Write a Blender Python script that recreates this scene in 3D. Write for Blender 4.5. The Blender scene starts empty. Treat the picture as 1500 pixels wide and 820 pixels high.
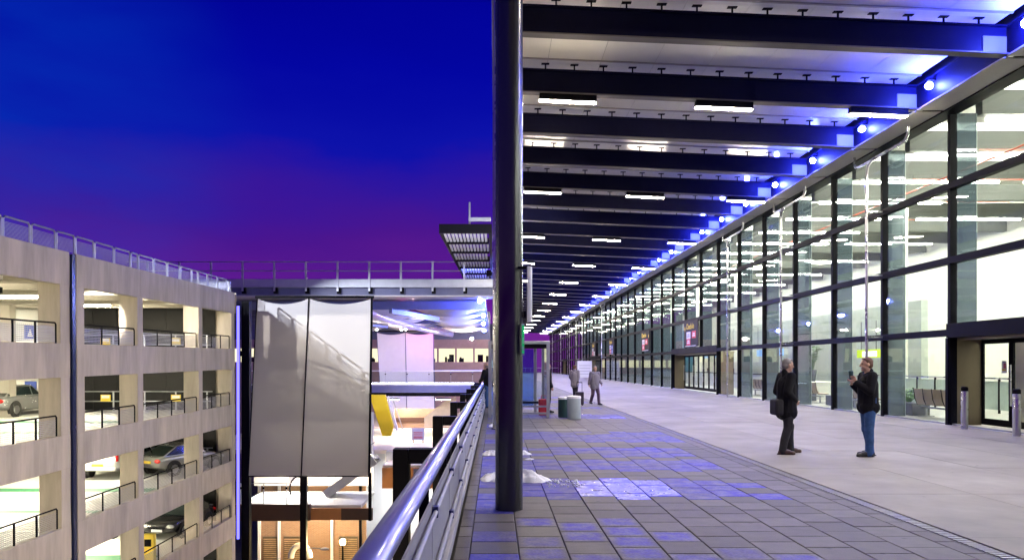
import bpy, bmesh, math, random
from mathutils import Vector, Matrix
R = math.radians
rnd = random.Random(7)
scene = bpy.context.scene
COL = scene.collection

# ------------------------------------------------------------------ camera
cam_d = bpy.data.cameras.new("camera")
cam_d.sensor_width = 36.0
cam_d.lens = 1080.0 / 1500.0 * 36.0
cam_d.shift_x = 25.0 / 1500.0
cam_d.shift_y = 125.0 / 1500.0
cam_d.clip_start = 0.05
cam_d.clip_end = 4000
cam = bpy.data.objects.new("camera", cam_d)
cam.location = (0, 0, 1.68)
cam.rotation_euler = (R(90), 0, 0)
COL.objects.link(cam)
scene.camera = cam

# ------------------------------------------------------------------ render / view
scene.view_settings.view_transform = 'Standard'
scene.view_settings.look = 'None'
scene.view_settings.exposure = 0.0
scene.view_settings.gamma = 1.0
scene.render.engine = 'CYCLES'
cy = scene.cycles
cy.use_denoising = True
cy.max_bounces = 6
cy.diffuse_bounces = 3
cy.glossy_bounces = 3
cy.transmission_bounces = 4
cy.transparent_max_bounces = 40
cy.sample_clamp_indirect = 4.0
cy.sample_clamp_direct = 0.0
cy.caustics_reflective = False
cy.caustics_refractive = False
cy.use_light_tree = True

# ------------------------------------------------------------------ world: dusk sky after sunset
world = bpy.data.worlds.new("World")
scene.world = world
world.use_nodes = True
wn, wl = world.node_tree.nodes, world.node_tree.links
wn.clear()
w_out = wn.new('ShaderNodeOutputWorld')
w_bg = wn.new('ShaderNodeBackground')
w_tc = wn.new('ShaderNodeTexCoord')
w_sep = wn.new('ShaderNodeSeparateXYZ')
w_ramp = wn.new('ShaderNodeValToRGB')
w_noise = wn.new('ShaderNodeTexNoise')
w_map = wn.new('ShaderNodeMapping')
w_map.inputs['Scale'].default_value = (3.0, 3.0, 9.0)
w_noise.inputs['Scale'].default_value = 1.3
w_noise.inputs['Detail'].default_value = 5
w_ma = wn.new('ShaderNodeMath'); w_ma.operation = 'MULTIPLY_ADD'
w_ma.inputs[1].default_value = 0.10
w_sub = wn.new('ShaderNodeMath'); w_sub.operation = 'SUBTRACT'; w_sub.inputs[1].default_value = 0.05
wl.new(w_tc.outputs['Generated'], w_map.inputs['Vector'])
wl.new(w_map.outputs[0], w_noise.inputs['Vector'])
wl.new(w_tc.outputs['Generated'], w_sep.inputs[0])
wl.new(w_noise.outputs['Fac'], w_ma.inputs[0])
wl.new(w_sep.outputs['Z'], w_ma.inputs[2])
wl.new(w_ma.outputs[0], w_sub.inputs[0])
wl.new(w_sub.outputs[0], w_ramp.inputs[0])
cr = w_ramp.color_ramp
cr.elements[0].position = 0.0; cr.elements[0].color = (0.175, 0.022, 0.290, 1)
cr.elements[1].position = 1.0; cr.elements[1].color = (0.0006, 0.0006, 0.10, 1)
for p, c in ((0.09, (0.125, 0.012, 0.265)), (0.165, (0.070, 0.008, 0.270)), (0.235, (0.030, 0.008, 0.34)),
             (0.275, (0.004, 0.006, 0.40)), (0.36, (0.001, 0.002, 0.36)), (0.46, (0.0006, 0.0008, 0.30)), (0.6, (0.0006, 0.0006, 0.22))):
    e = cr.elements.new(p); e.color = (*c, 1)
# a paler cloud bank low in the west (left of the view)
w_n2 = wn.new('ShaderNodeTexNoise'); w_n2.inputs['Scale'].default_value = 2.2; w_n2.inputs['Detail'].default_value = 6
wl.new(w_map.outputs[0], w_n2.inputs['Vector'])
w_dot = wn.new('ShaderNodeVectorMath'); w_dot.operation = 'DOT_PRODUCT'
w_dot.inputs[1].default_value = Vector((-0.60, 0.75, 0.25)).normalized()
wl.new(w_tc.outputs['Generated'], w_dot.inputs[0])
w_mr = wn.new('ShaderNodeMapRange')
w_mr.interpolation_type = 'SMOOTHSTEP'; w_mr.inputs[1].default_value = 0.93; w_mr.inputs[2].default_value = 1.0
wl.new(w_dot.outputs['Value'], w_mr.inputs[0])
w_mu = wn.new('ShaderNodeMath'); w_mu.operation = 'MULTIPLY'
wl.new(w_mr.outputs[0], w_mu.inputs[0]); wl.new(w_n2.outputs['Fac'], w_mu.inputs[1])
w_mix = wn.new('ShaderNodeMix'); w_mix.data_type = 'RGBA'
w_mix.inputs['B'].default_value = (0.001, 0.030, 0.46, 1)
wl.new(w_mu.outputs[0], w_mix.inputs['Factor']); wl.new(w_ramp.outputs[0], w_mix.inputs['A'])
wl.new(w_mix.outputs['Result'], w_bg.inputs[0])
w_bg.inputs[1].default_value = 1.0
wl.new(w_bg.outputs[0], w_out.inputs[0])

# ------------------------------------------------------------------ materials
MATS = {}
def M(name, col, rough=0.6, metal=0.0, var=0.12, scale=2.0, bump=0.0, bscale=60.0, stretch=(1, 1, 1), spec=0.5, rand=0.0, coat=0.0, spots=0.0):
    if name in MATS: return MATS[name]
    m = bpy.data.materials.new(name); m.use_nodes = True
    n, l = m.node_tree.nodes, m.node_tree.links
    b = n['Principled BSDF']
    b.inputs['Roughness'].default_value = rough
    b.inputs['Metallic'].default_value = metal
    b.inputs['Specular IOR Level'].default_value = spec
    if coat: b.inputs['Coat Weight'].default_value = coat; b.inputs['Coat Roughness'].default_value = 0.05
    g = n.new('ShaderNodeNewGeometry'); mp = n.new('ShaderNodeMapping')
    mp.inputs['Scale'].default_value = stretch
    l.new(g.outputs['Position'], mp.inputs['Vector'])
    t = n.new('ShaderNodeTexNoise'); t.inputs['Scale'].default_value = scale; t.inputs['Detail'].default_value = 6; t.inputs['Roughness'].default_value = 0.6
    l.new(mp.outputs[0], t.inputs['Vector'])
    r = n.new('ShaderNodeMapRange')
    r.inputs[1].default_value = 0.25; r.inputs[2].default_value = 0.75
    r.inputs[3].default_value = 1 - var; r.inputs[4].default_value = 1 + var
    l.new(t.outputs['Fac'], r.inputs[0])
    val = r.outputs[0]
    if rand:
        oi = n.new('ShaderNodeObjectInfo'); r2 = n.new('ShaderNodeMapRange')
        r2.inputs[3].default_value = 1 - rand; r2.inputs[4].default_value = 1 + rand
        l.new(oi.outputs['Random'], r2.inputs[0])
        mm = n.new('ShaderNodeMath'); mm.operation = 'MULTIPLY'
        l.new(val, mm.inputs[0]); l.new(r2.outputs[0], mm.inputs[1]); val = mm.outputs[0]
    if spots:      # gum and drip marks
        vo = n.new('ShaderNodeTexVoronoi'); vo.inputs['Scale'].default_value = 2.6; l.new(g.outputs['Position'], vo.inputs['Vector'])
        vr = n.new('ShaderNodeMapRange'); vr.inputs[1].default_value = 0.03; vr.inputs[2].default_value = 0.085; vr.inputs[3].default_value = 1 - spots; vr.inputs[4].default_value = 1.0
        l.new(vo.outputs['Distance'], vr.inputs[0])
        ms = n.new('ShaderNodeMath'); ms.operation = 'MULTIPLY'; l.new(val, ms.inputs[0]); l.new(vr.outputs[0], ms.inputs[1]); val = ms.outputs[0]
        tb = n.new('ShaderNodeTexNoise'); tb.inputs['Scale'].default_value = 0.22; tb.inputs['Detail'].default_value = 3; l.new(g.outputs['Position'], tb.inputs['Vector'])
        br_ = n.new('ShaderNodeMapRange'); br_.inputs[1].default_value = 0.3; br_.inputs[2].default_value = 0.7; br_.inputs[3].default_value = 0.84; br_.inputs[4].default_value = 1.12
        l.new(tb.outputs['Fac'], br_.inputs[0])
        mb_ = n.new('ShaderNodeMath'); mb_.operation = 'MULTIPLY'; l.new(val, mb_.inputs[0]); l.new(br_.outputs[0], mb_.inputs[1]); val = mb_.outputs[0]
    vm = n.new('ShaderNodeVectorMath'); vm.operation = 'SCALE'
    vm.inputs[0].default_value = col
    l.new(val, vm.inputs['Scale'])
    l.new(vm.outputs[0], b.inputs['Base Color'])
    rr = n.new('ShaderNodeMapRange')
    rv = 0.08 if var > 0.01 else 0.0
    rr.inputs[3].default_value = max(0.02, rough - rv); rr.inputs[4].default_value = min(1, rough + rv)
    l.new(t.outputs['Fac'], rr.inputs[0]); l.new(rr.outputs[0], b.inputs['Roughness'])
    if bump:
        t2 = n.new('ShaderNodeTexNoise'); t2.inputs['Scale'].default_value = bscale; t2.inputs['Detail'].default_value = 4
        l.new(g.outputs['Position'], t2.inputs['Vector'])
        bp = n.new('ShaderNodeBump'); bp.inputs['Strength'].default_value = bump; bp.inputs['Distance'].default_value = 0.01
        l.new(t2.outputs['Fac'], bp.inputs['Height']); l.new(bp.outputs[0], b.inputs['Normal'])
    MATS[name] = m
    return m

def E(name, col, strength):
    if name in MATS: return MATS[name]
    m = bpy.data.materials.new(name); m.use_nodes = True
    n, l = m.node_tree.nodes, m.node_tree.links
    n.clear()
    o = n.new('ShaderNodeOutputMaterial'); e = n.new('ShaderNodeEmission')
    e.inputs[0].default_value = (*col, 1); e.inputs[1].default_value = strength
    l.new(e.outputs[0], o.inputs[0])
    MATS[name] = m
    return m

def GL(name, tint=(1, 1, 1), body=0.0, bodycol=(0.2, 0.25, 0.3), ior=1.36, rough=0.02):
    """thin glass: fresnel mix of clear and mirror, with an optional share of grey body colour"""
    if name in MATS: return MATS[name]
    m = bpy.data.materials.new(name); m.use_nodes = True
    n, l = m.node_tree.nodes, m.node_tree.links
    n.clear()
    o = n.new('ShaderNodeOutputMaterial')
    tr = n.new('ShaderNodeBsdfTransparent'); tr.inputs[0].default_value = (*tint, 1)
    gl = n.new('ShaderNodeBsdfGlossy'); gl.inputs['Roughness'].default_value = rough
    fr = n.new('ShaderNodeFresnel')
    gg = n.new('ShaderNodeNewGeometry'); mi = n.new('ShaderNodeMapRange')      # same reflectance from either side of the pane
    mi.inputs[3].default_value = ior; mi.inputs[4].default_value = 1.0 / ior
    l.new(gg.outputs['Backfacing'], mi.inputs[0]); l.new(mi.outputs[0], fr.inputs[0])
    mx = n.new('ShaderNodeMixShader')
    base = tr.outputs[0]
    if body:
        df = n.new('ShaderNodeBsdfDiffuse'); df.inputs[0].default_value = (*bodycol, 1)
        m2 = n.new('ShaderNodeMixShader'); m2.inputs[0].default_value = body
        l.new(tr.outputs[0], m2.inputs[1]); l.new(df.outputs[0], m2.inputs[2]); base = m2.outputs[0]
    l.new(fr.outputs[0], mx.inputs[0]); l.new(base, mx.inputs[1]); l.new(gl.outputs[0], mx.inputs[2])
    l.new(mx.outputs[0], o.inputs[0])
    MATS[name] = m
    return m

def brick_mat(name, c1, c2, mortar, scale):
    m = bpy.data.materials.new(name); m.use_nodes = True
    n, l = m.node_tree.nodes, m.node_tree.links
    b = n['Principled BSDF']; b.inputs['Roughness'].default_value = 0.8
    g = n.new('ShaderNodeNewGeometry'); s = n.new('ShaderNodeSeparateXYZ'); c = n.new('ShaderNodeCombineXYZ')
    a = n.new('ShaderNodeMath'); a.operation = 'ADD'
    l.new(g.outputs['Position'], s.inputs[0]); l.new(s.outputs['X'], a.inputs[0]); l.new(s.outputs['Y'], a.inputs[1])
    l.new(a.outputs[0], c.inputs['X']); l.new(s.outputs['Z'], c.inputs['Y'])
    t = n.new('ShaderNodeTexBrick'); t.inputs['Scale'].default_value = scale
    t.inputs['Color1'].default_value = (*c1, 1); t.inputs['Color2'].default_value = (*c2, 1); t.inputs['Mortar'].default_value = (*mortar, 1)
    t.inputs['Brick Width'].default_value = 0.225; t.inputs['Row Height'].default_value = 0.075; t.inputs['Mortar Size'].default_value = 0.01
    l.new(c.outputs[0], t.inputs['Vector']); l.new(t.outputs['Color'], b.inputs['Base Color'])
    return m

mConc = M('pale_concrete', (0.44, 0.395, 0.32), 0.85, var=0.27, scale=1.3, bump=0.25, bscale=25, stretch=(1.6, 1.6, 0.28))
mConcIn = M('inner_concrete', (0.40, 0.37, 0.31), 0.85, var=0.15, scale=0.8, bump=0.15)
mDeck = M('deck_screed', (0.60, 0.60, 0.56), 0.55, var=0.12, scale=0.5)
mGreen = M('green_floor_paint', (0.03, 0.22, 0.09), 0.5)
mWhitePaint = M('white_line_paint', (0.75, 0.75, 0.72), 0.6)
mDark = M('dark_steel', (0.004, 0.004, 0.006), 0.5, var=0.2, spec=0.04)
mBeam = M('black_beam_paint', (0.005, 0.005, 0.022), 0.5, var=0.15, spec=0.08)
mFlange = M('beam_flange_grey', (0.10, 0.09, 0.09), 0.5)
mColumn = M('dark_blue_column_paint', (0.05, 0.05, 0.06), 0.24, metal=0.5, var=0.0, spec=0.8, coat=0.0)
mSteel = M('brushed_steel', (0.55, 0.55, 0.56), 0.28, metal=1.0, var=0.08)
mGalv = M('galvanised_steel', (0.42, 0.44, 0.47), 0.42, metal=0.8, var=0.12)
mRailTop = M('rail_paint_blue_grey', (0.15, 0.16, 0.38), 0.33, metal=0.7, var=0.08, coat=0.3)
mRailPanel = M('rail_panel_grey', (0.30, 0.30, 0.34), 0.5, metal=0.1, var=0.1)
mWhite = M('white_plastic', (0.82, 0.82, 0.82), 0.4, var=0.04)
mCeil = M('gloss_white_soffit', (0.85, 0.84, 0.79), 0.16, var=0.05, scale=0.6)
mSoffit = M('beige_soffit', (0.42, 0.40, 0.36), 0.45, var=0.06)
mForecourt = M('forecourt_slab', (0.235, 0.212, 0.175), 0.66, var=0.30, scale=0.9, bump=0.12, bscale=90, rand=0.09, spec=0.3, spots=0.5)
mJoint = M('dark_joint', (0.03, 0.028, 0.026), 0.9)
mTile = M('grey_paver', (0.102, 0.093, 0.084), 0.64, var=0.26, scale=5, bump=0.3, bscale=70, rand=0.2, spec=0.3, spots=0.45)
def tile_blue_light(name, blue, hi, rlo, rhi, edge):
    """grey stone paver with blue light painted into its face; the wet ones have a patchy gloss"""
    m = bpy.data.materials.new(name); m.use_nodes = True
    n, l = m.node_tree.nodes, m.node_tree.links
    b = n['Principled BSDF']; b.inputs['Specular IOR Level'].default_value = 0.3
    g = n.new('ShaderNodeNewGeometry')
    t = n.new('ShaderNodeTexNoise'); t.inputs['Scale'].default_value = 5.5; t.inputs['Detail'].default_value = 7; t.inputs['Roughness'].default_value = 0.68
    l.new(g.outputs['Position'], t.inputs['Vector'])
    r = n.new('ShaderNodeMapRange'); r.inputs[1].default_value = 0.30; r.inputs[2].default_value = 0.62; r.inputs[3].default_value = hi * 0.45; r.inputs[4].default_value = hi
    l.new(t.outputs['Fac'], r.inputs[0]); fac = r.outputs[0]
    oi = n.new('ShaderNodeObjectInfo'); rr = n.new('ShaderNodeMapRange'); rr.inputs[3].default_value = 0.72; rr.inputs[4].default_value = 1.1
    l.new(oi.outputs['Random'], rr.inputs[0])
    mu = n.new('ShaderNodeMath'); mu.operation = 'MULTIPLY'; mu.use_clamp = True
    l.new(fac, mu.inputs[0]); l.new(rr.outputs[0], mu.inputs[1]); fac = mu.outputs[0]
    t3 = n.new('ShaderNodeTexNoise'); t3.inputs['Scale'].default_value = 0.75; t3.inputs['Detail'].default_value = 2  # the painted light swells and fades softly from paver to paver
    l.new(g.outputs['Position'], t3.inputs['Vector'])
    r3 = n.new('ShaderNodeMapRange'); r3.interpolation_type = 'SMOOTHSTEP'; r3.inputs[1].default_value = 0.34; r3.inputs[2].default_value = 0.56; r3.inputs[3].default_value = 0.5 if hi < 1.5 else 1.0; r3.inputs[4].default_value = 1.0
    l.new(t3.outputs['Fac'], r3.inputs[0])
    m4 = n.new('ShaderNodeMath'); m4.operation = 'MULTIPLY'; l.new(fac, m4.inputs[0]); l.new(r3.outputs[0], m4.inputs[1]); fac = m4.outputs[0]
    if edge:      # painted blue light fades out towards the tile's rim
        tc = n.new('ShaderNodeTexCoord'); sx_ = n.new('ShaderNodeSeparateXYZ'); l.new(tc.outputs['Object'], sx_.inputs[0])
        for ax in 'XY':
            a = n.new('ShaderNodeMath'); a.operation = 'SUBTRACT'; a.inputs[1].default_value = 0.2212; l.new(sx_.outputs[ax], a.inputs[0])
            ab = n.new('ShaderNodeMath'); ab.operation = 'ABSOLUTE'; l.new(a.outputs[0], ab.inputs[0])
            q = n.new('ShaderNodeMapRange'); q.interpolation_type = 'SMOOTHSTEP'
            q.inputs[1].default_value = 0.11; q.inputs[2].default_value = 0.222; q.inputs[3].default_value = 1.0; q.inputs[4].default_value = 0.15
            l.new(ab.outputs[0], q.inputs[0])
            m3 = n.new('ShaderNodeMath'); m3.operation = 'MULTIPLY'; l.new(fac, m3.inputs[0]); l.new(q.outputs[0], m3.inputs[1]); fac = m3.outputs[0]
    t2 = n.new('ShaderNodeTexNoise'); t2.inputs['Scale'].default_value = 38; t2.inputs['Detail'].default_value = 4
    l.new(g.outputs['Position'], t2.inputs['Vector'])
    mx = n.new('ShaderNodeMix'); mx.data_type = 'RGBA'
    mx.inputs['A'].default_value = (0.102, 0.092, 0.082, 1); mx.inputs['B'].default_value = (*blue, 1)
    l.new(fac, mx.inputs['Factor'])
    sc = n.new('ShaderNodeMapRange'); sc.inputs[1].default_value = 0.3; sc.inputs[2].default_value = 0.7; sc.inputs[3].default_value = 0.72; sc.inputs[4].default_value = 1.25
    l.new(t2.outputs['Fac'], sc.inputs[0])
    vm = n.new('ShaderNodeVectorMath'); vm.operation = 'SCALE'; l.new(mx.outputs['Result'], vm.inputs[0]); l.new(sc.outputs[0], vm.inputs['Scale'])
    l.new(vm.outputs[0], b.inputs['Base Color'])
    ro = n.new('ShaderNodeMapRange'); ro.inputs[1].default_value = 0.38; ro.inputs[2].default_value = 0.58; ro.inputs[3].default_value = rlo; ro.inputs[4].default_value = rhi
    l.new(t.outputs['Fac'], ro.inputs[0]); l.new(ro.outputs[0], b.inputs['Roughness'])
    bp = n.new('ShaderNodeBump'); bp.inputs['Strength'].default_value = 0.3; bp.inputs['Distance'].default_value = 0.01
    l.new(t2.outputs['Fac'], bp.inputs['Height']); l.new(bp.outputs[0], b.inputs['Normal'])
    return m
mTileLightB = tile_blue_light('paver_blue_light', (0.040, 0.036, 0.40), 0.95, 0.5, 0.7, False)  # grey stone, with the blue light held in its base colour
mTileLightN = tile_blue_light('paver_blue_light_soft', (0.045, 0.040, 0.38), 0.95, 0.5, 0.7, True)
mTileLightW = tile_blue_light('wet_paver_blue_light', (0.030, 0.030, 0.50), 1.6, 0.20, 0.50, False)  # wet stone; its blue is painted reflected light
mDrain = M('drain_iron', (0.07, 0.065, 0.06), 0.6, metal=0.3)
mGlass = GL('facade_glass', (0.93, 0.97, 0.95))
mClear = GL('clear_glass', (0.9, 0.95, 0.93))
mFin = GL('glass_fin', (0.72, 0.80, 0.84), body=0.66, bodycol=(0.10, 0.135, 0.16))
mIntWall = M('interior_white_wall', (0.78, 0.78, 0.72), 0.6, var=0.04, scale=0.4)
mIntFloor = M('interior_stone_floor', (0.55, 0.54, 0.50), 0.3, var=0.08)
mIntBeam = M('interior_beam_grey', (0.20, 0.21, 0.20), 0.6, var=0.06)
mBronze = M('bronze_panel', (0.16, 0.13, 0.09), 0.35, metal=0.6, var=0.08)
mSnow = M('snow', (0.85, 0.86, 0.88), 0.7, var=0.06, scale=12, bump=0.6, bscale=40)
mGround = M('asphalt', (0.05, 0.05, 0.052), 0.8, var=0.2, scale=1.5, bump=0.2)
mClad = M('black_cladding', (0.005, 0.005, 0.006), 0.5, var=0.2, spec=0.15)
mBrick = brick_mat('orange_brick', (0.36, 0.20, 0.10), (0.30, 0.16, 0.08), (0.30, 0.26, 0.20), 1.0)
mFabric = M('screen_fabric', (0.42, 0.41, 0.41), 0.5, var=0.02, scale=0.3)
mFabricW = M('white_fabric', (0.75, 0.74, 0.78), 0.7, var=0.03)
mBrown = M('brown_beam', (0.06, 0.025, 0.014), 0.5, var=0.15)
mOrange = M('orange_fascia', (0.42, 0.17, 0.05), 0.55, var=0.12)
mYellow = M('yellow_panel', (0.85, 0.62, 0.0), 0.45, var=0.03)
mPinkConc = M('pinkish_render', (0.42, 0.28, 0.30), 0.8, var=0.1)
mBlueSteel = M('blue_steel', (0.10, 0.11, 0.22), 0.4, var=0.1)
mRed = M('red_fabric', (0.55, 0.02, 0.03), 0.6)
mRedP = M('red_print', (0.65, 0.03, 0.05), 0.5, var=0.03)
mYelP = M('yellow_print', (0.8, 0.6, 0.05), 0.5, var=0.03)
mWhiteP = M('white_print', (0.8, 0.8, 0.8), 0.5, var=0.02)
mGreyP = M('grey_print', (0.35, 0.35, 0.37), 0.5, var=0.02)
mBlueP = M('blue_print', (0.05, 0.1, 0.5), 0.5, var=0.02)
mSignDark = M('sign_face_dark', (0.014, 0.010, 0.013), 0.5, var=0.05, spec=0.08)
mGreenSign = E('green_sign_glow', (0.02, 0.45, 0.16), 0.8)
mTyre = M('tyre_rubber', (0.015, 0.015, 0.015), 0.8)
mRim = M('alloy_rim', (0.55, 0.55, 0.56), 0.3, metal=0.9)
mCarGlass = M('car_window', (0.015, 0.025, 0.025), 0.06, var=0.02, spec=0.8)
mHead = M('headlight_lens', (0.7, 0.7, 0.72), 0.1, metal=0.3)
mTail = M('tail_lamp_red', (0.6, 0.02, 0.02), 0.2)
mSeat = M('tan_seat', (0.42, 0.32, 0.22), 0.5)
mLeaf = M('leaf', (0.07, 0.20, 0.03), 0.5, var=0.3, scale=9)
mPlanter = M('slate_planter', (0.06, 0.07, 0.08), 0.5)
mBinG = M('dark_green_bin', (0.02, 0.06, 0.05), 0.4)
mBinW = M('pale_bin', (0.45, 0.52, 0.52), 0.4, metal=0.2)
mSkin = M('skin', (0.50, 0.30, 0.21), 0.55, var=0.08, scale=20)
mBlackCoat = M('black_cloth', (0.010, 0.010, 0.012), 0.9, var=0.25, scale=14, bump=0.5, bscale=40, spec=0.15)
mTrouser = M('charcoal_cloth', (0.025, 0.024, 0.028), 0.85, var=0.25, scale=10, bump=0.5, bscale=30, spec=0.2)
mJeans = M('blue_denim', (0.035, 0.085, 0.22), 0.8, var=0.4, scale=9, bump=0.4, bscale=40, spec=0.2)
mShoeB = M('brown_leather', (0.06, 0.025, 0.018), 0.45)
mShoeK = M('black_leather', (0.012, 0.012, 0.013), 0.4)
mHairG = M('grey_hair', (0.20, 0.18, 0.16), 0.7, var=0.3, scale=40)
mHairB = M('brown_hair', (0.12, 0.06, 0.035), 0.7, var=0.3, scale=40)
mGreyCoat = M('pale_grey_cloth', (0.20, 0.18, 0.22), 0.85)
mMauve = M('mauve_cloth', (0.10, 0.06, 0.10), 0.85)
mCase = M('suitcase_shell', (0.03, 0.02, 0.03), 0.5)
eStrip = E('strip_light_glow', (1.0, 0.87, 0.66), 360.0)
eInt = E('interior_strip_glow', (1.0, 0.96, 0.83), 185.0)
eCarPark = E('car_park_tube_glow', (1.0, 0.90, 0.66), 300.0)
eBlue = E('blue_led_glow', (0.05, 0.07, 1.0), 2000.0)
eBlueWhite = E('blue_white_flood_glow', (0.10, 0.14, 1.0), 3500.0)
eBlueTube = E('blue_tube_glow', (0.16, 0.14, 1.0), 3.0)
eWarm = E('warm_lamp_glow', (1.0, 0.72, 0.36), 1500.0)
eWhiteL = E('white_lamp_glow', (1.0, 0.86, 0.74), 2600.0)
ePink = E('pink_led_glow', (1.0, 0.06, 0.55), 800.0)
eWin = E('lit_window_glow', (1.0, 0.82, 0.55), 1.6)
eYel = E('yellow_sign_glow', (0.75, 0.95, 0.05), 1.2)

# ------------------------------------------------------------------ mesh helpers
class MB:
    def __init__(s): s.v = []; s.f = []
    def box(s, x0, x1, y0, y1, z0, z1):
        b = len(s.v)
        s.v += [(x0, y0, z0), (x1, y0, z0), (x1, y1, z0), (x0, y1, z0), (x0, y0, z1), (x1, y0, z1), (x1, y1, z1), (x0, y1, z1)]
        s.f += [tuple(b + i for i in q) for q in ((0, 3, 2, 1), (4, 5, 6, 7), (0, 1, 5, 4), (1, 2, 6, 5), (2, 3, 7, 6), (3, 0, 4, 7))]
        return s
    def hexa(s, pts):
        b = len(s.v); s.v += [tuple(p) for p in pts]
        s.f += [tuple(b + i for i in q) for q in ((0, 3, 2, 1), (4, 5, 6, 7), (0, 1, 5, 4), (1, 2, 6, 5), (2, 3, 7, 6), (3, 0, 4, 7))]
        return s
    def bar(s, p0, p1, w, h, up=(0, 0, 1)):
        p0, p1 = Vector(p0), Vector(p1); d = (p1 - p0).normalized(); u = Vector(up)
        if abs(d.dot(u)) > 0.98: u = Vector((0, 1, 0))
        sd = d.cross(u).normalized() * w / 2; u2 = sd.cross(d).normalized() * h / 2
        return s.hexa([p0 - sd - u2, p0 + sd - u2, p1 + sd - u2, p1 - sd - u2, p0 - sd + u2, p0 + sd + u2, p1 + sd + u2, p1 - sd + u2])
    def tube(s, pts, r, n=10, r1=None):
        pts = [Vector(p) for p in pts]; rings = []
        prev = None
        for i, p in enumerate(pts):
            d = (pts[min(i + 1, len(pts) - 1)] - pts[max(i - 1, 0)]).normalized()
            if prev is None:
                a = Vector((0, 0, 1)) if abs(d.z) < 0.9 else Vector((1, 0, 0))
                u = d.cross(a).normalized()
            else:
                u = (prev - d * prev.dot(d)).normalized()
            prev = u; w = d.cross(u)
            rr = r if r1 is None else r + (r1 - r) * i / (len(pts) - 1)
            b = len(s.v)
            for k in range(n):
                a = 2 * math.pi * k / n
                s.v.append(tuple(p + u * math.cos(a) * rr + w * math.sin(a) * rr))
            rings.append(b)
        for i in range(len(rings) - 1):
            for k in range(n):
                k2 = (k + 1) % n
                s.f.append((rings[i] + k, rings[i] + k2, rings[i + 1] + k2, rings[i + 1] + k))
        s.f.append(tuple(rings[0] + k for k in reversed(range(n)))); s.f.append(tuple(rings[-1] + k for k in range(n)))
        return s
    def lathe(s, prof, c=(0, 0, 0), n=20):
        b = len(s.v)
        for r, z in prof:
            for k in range(n):
                a = 2 * math.pi * k / n
                s.v.append((c[0] + r * math.cos(a), c[1] + r * math.sin(a), c[2] + z))
        for i in range(len(prof) - 1):
            for k in range(n):
                k2 = (k + 1) % n
                s.f.append((b + i * n + k, b + i * n + k2, b + (i + 1) * n + k2, b + (i + 1) * n + k))
        s.f.append(tuple(b + k for k in reversed(range(n)))); s.f.append(tuple(b + (len(prof) - 1) * n + k for k in range(n)))
        return s
    def ell(s, c, r, n=12, m=8, rot=None):
        b = len(s.v); c = Vector(c)
        for i in range(1, m):
            t = math.pi * i / m
            for k in range(n):
                a = 2 * math.pi * k / n
                p = Vector((r[0] * math.sin(t) * math.cos(a), r[1] * math.sin(t) * math.sin(a), r[2] * math.cos(t)))
                if rot: p = rot @ p
                s.v.append(tuple(c + p))
        top = Vector((0, 0, r[2])); bot = Vector((0, 0, -r[2]))
        if rot: top, bot = rot @ top, rot @ bot
        s.v.append(tuple(c + top)); s.v.append(tuple(c + bot)); T = len(s.v) - 2; B = T + 1
        for i in range(m - 2):
            for k in range(n):
                k2 = (k + 1) % n
                s.f.append((b + i * n + k, b + (i + 1) * n + k, b + (i + 1) * n + k2, b + i * n + k2))
        for k in range(n):
            k2 = (k + 1) % n
            s.f.append((T, b + k, b + k2)); s.f.append((B, b + (m - 2) * n + k2, b + (m - 2) * n + k))
        return s
    def cap(s, p0, p1, r0, r1, n=12):
        """tapered capsule"""
        p0, p1 = Vector(p0), Vector(p1); d = p1 - p0; L = d.length
        if L < 1e-5: return s.ell(p0, (r0, r0, r0))
        d /= L
        pts = []; rad = []
        for a in (80, 50, 25):
            pts.append(p0 - d * r0 * math.sin(R(a))); rad.append(r0 * math.cos(R(a)))
        for k in range(5):
            t = k / 4; pts.append(p0.lerp(p1, t)); rad.append(r0 + (r1 - r0) * t)
        for a in (25, 50, 80):
            pts.append(p1 + d * r1 * math.sin(R(a))); rad.append(r1 * math.cos(R(a)))
        a = Vector((0, 0, 1)) if abs(d.z) < 0.9 else Vector((1, 0, 0))
        u = d.cross(a).normalized(); w = d.cross(u)
        b = len(s.v)
        for p, r in zip(pts, rad):
            for k in range(n):
                an = 2 * math.pi * k / n
                s.v.append(tuple(p + (u * math.cos(an) + w * math.sin(an)) * r))
        for i in range(len(pts) - 1):
            for k in range(n):
                k2 = (k + 1) % n
                s.f.append((b + i * n + k, b + i * n + k2, b + (i + 1) * n + k2, b + (i + 1) * n + k))
        s.f.append(tuple(b + k for k in reversed(range(n)))); s.f.append(tuple(b + (len(pts) - 1) * n + k for k in range(n)))
        return s
    def prism(s, prof, axis, a0, a1):
        """2-D polygon extruded along an axis ('x': prof=(y,z), 'y': prof=(x,z), 'z': prof=(x,y))"""
        b = len(s.v); n = len(prof)
        for a in (a0, a1):
            for p in prof:
                s.v.append((a, p[0], p[1]) if axis == 'x' else (p[0], a, p[1]) if axis == 'y' else (p[0], p[1], a))
        for k in range(n):
            k2 = (k + 1) % n
            s.f.append((b + k, b + k2, b + n + k2, b + n + k))
        s.f.append(tuple(b + k for k in reversed(range(n)))); s.f.append(tuple(b + n + k for k in range(n)))
        return s
    def mesh(s, name, mat, smooth=False):
        me = bpy.data.meshes.new(name); me.from_pydata(s.v, [], s.f)
        bm = bmesh.new(); bm.from_mesh(me); bmesh.ops.recalc_face_normals(bm, faces=bm.faces); bm.to_mesh(me); bm.free()
        if mat: me.materials.append(mat)
        if smooth:
            for p in me.polygons: p.use_smooth = True
        return me
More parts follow.
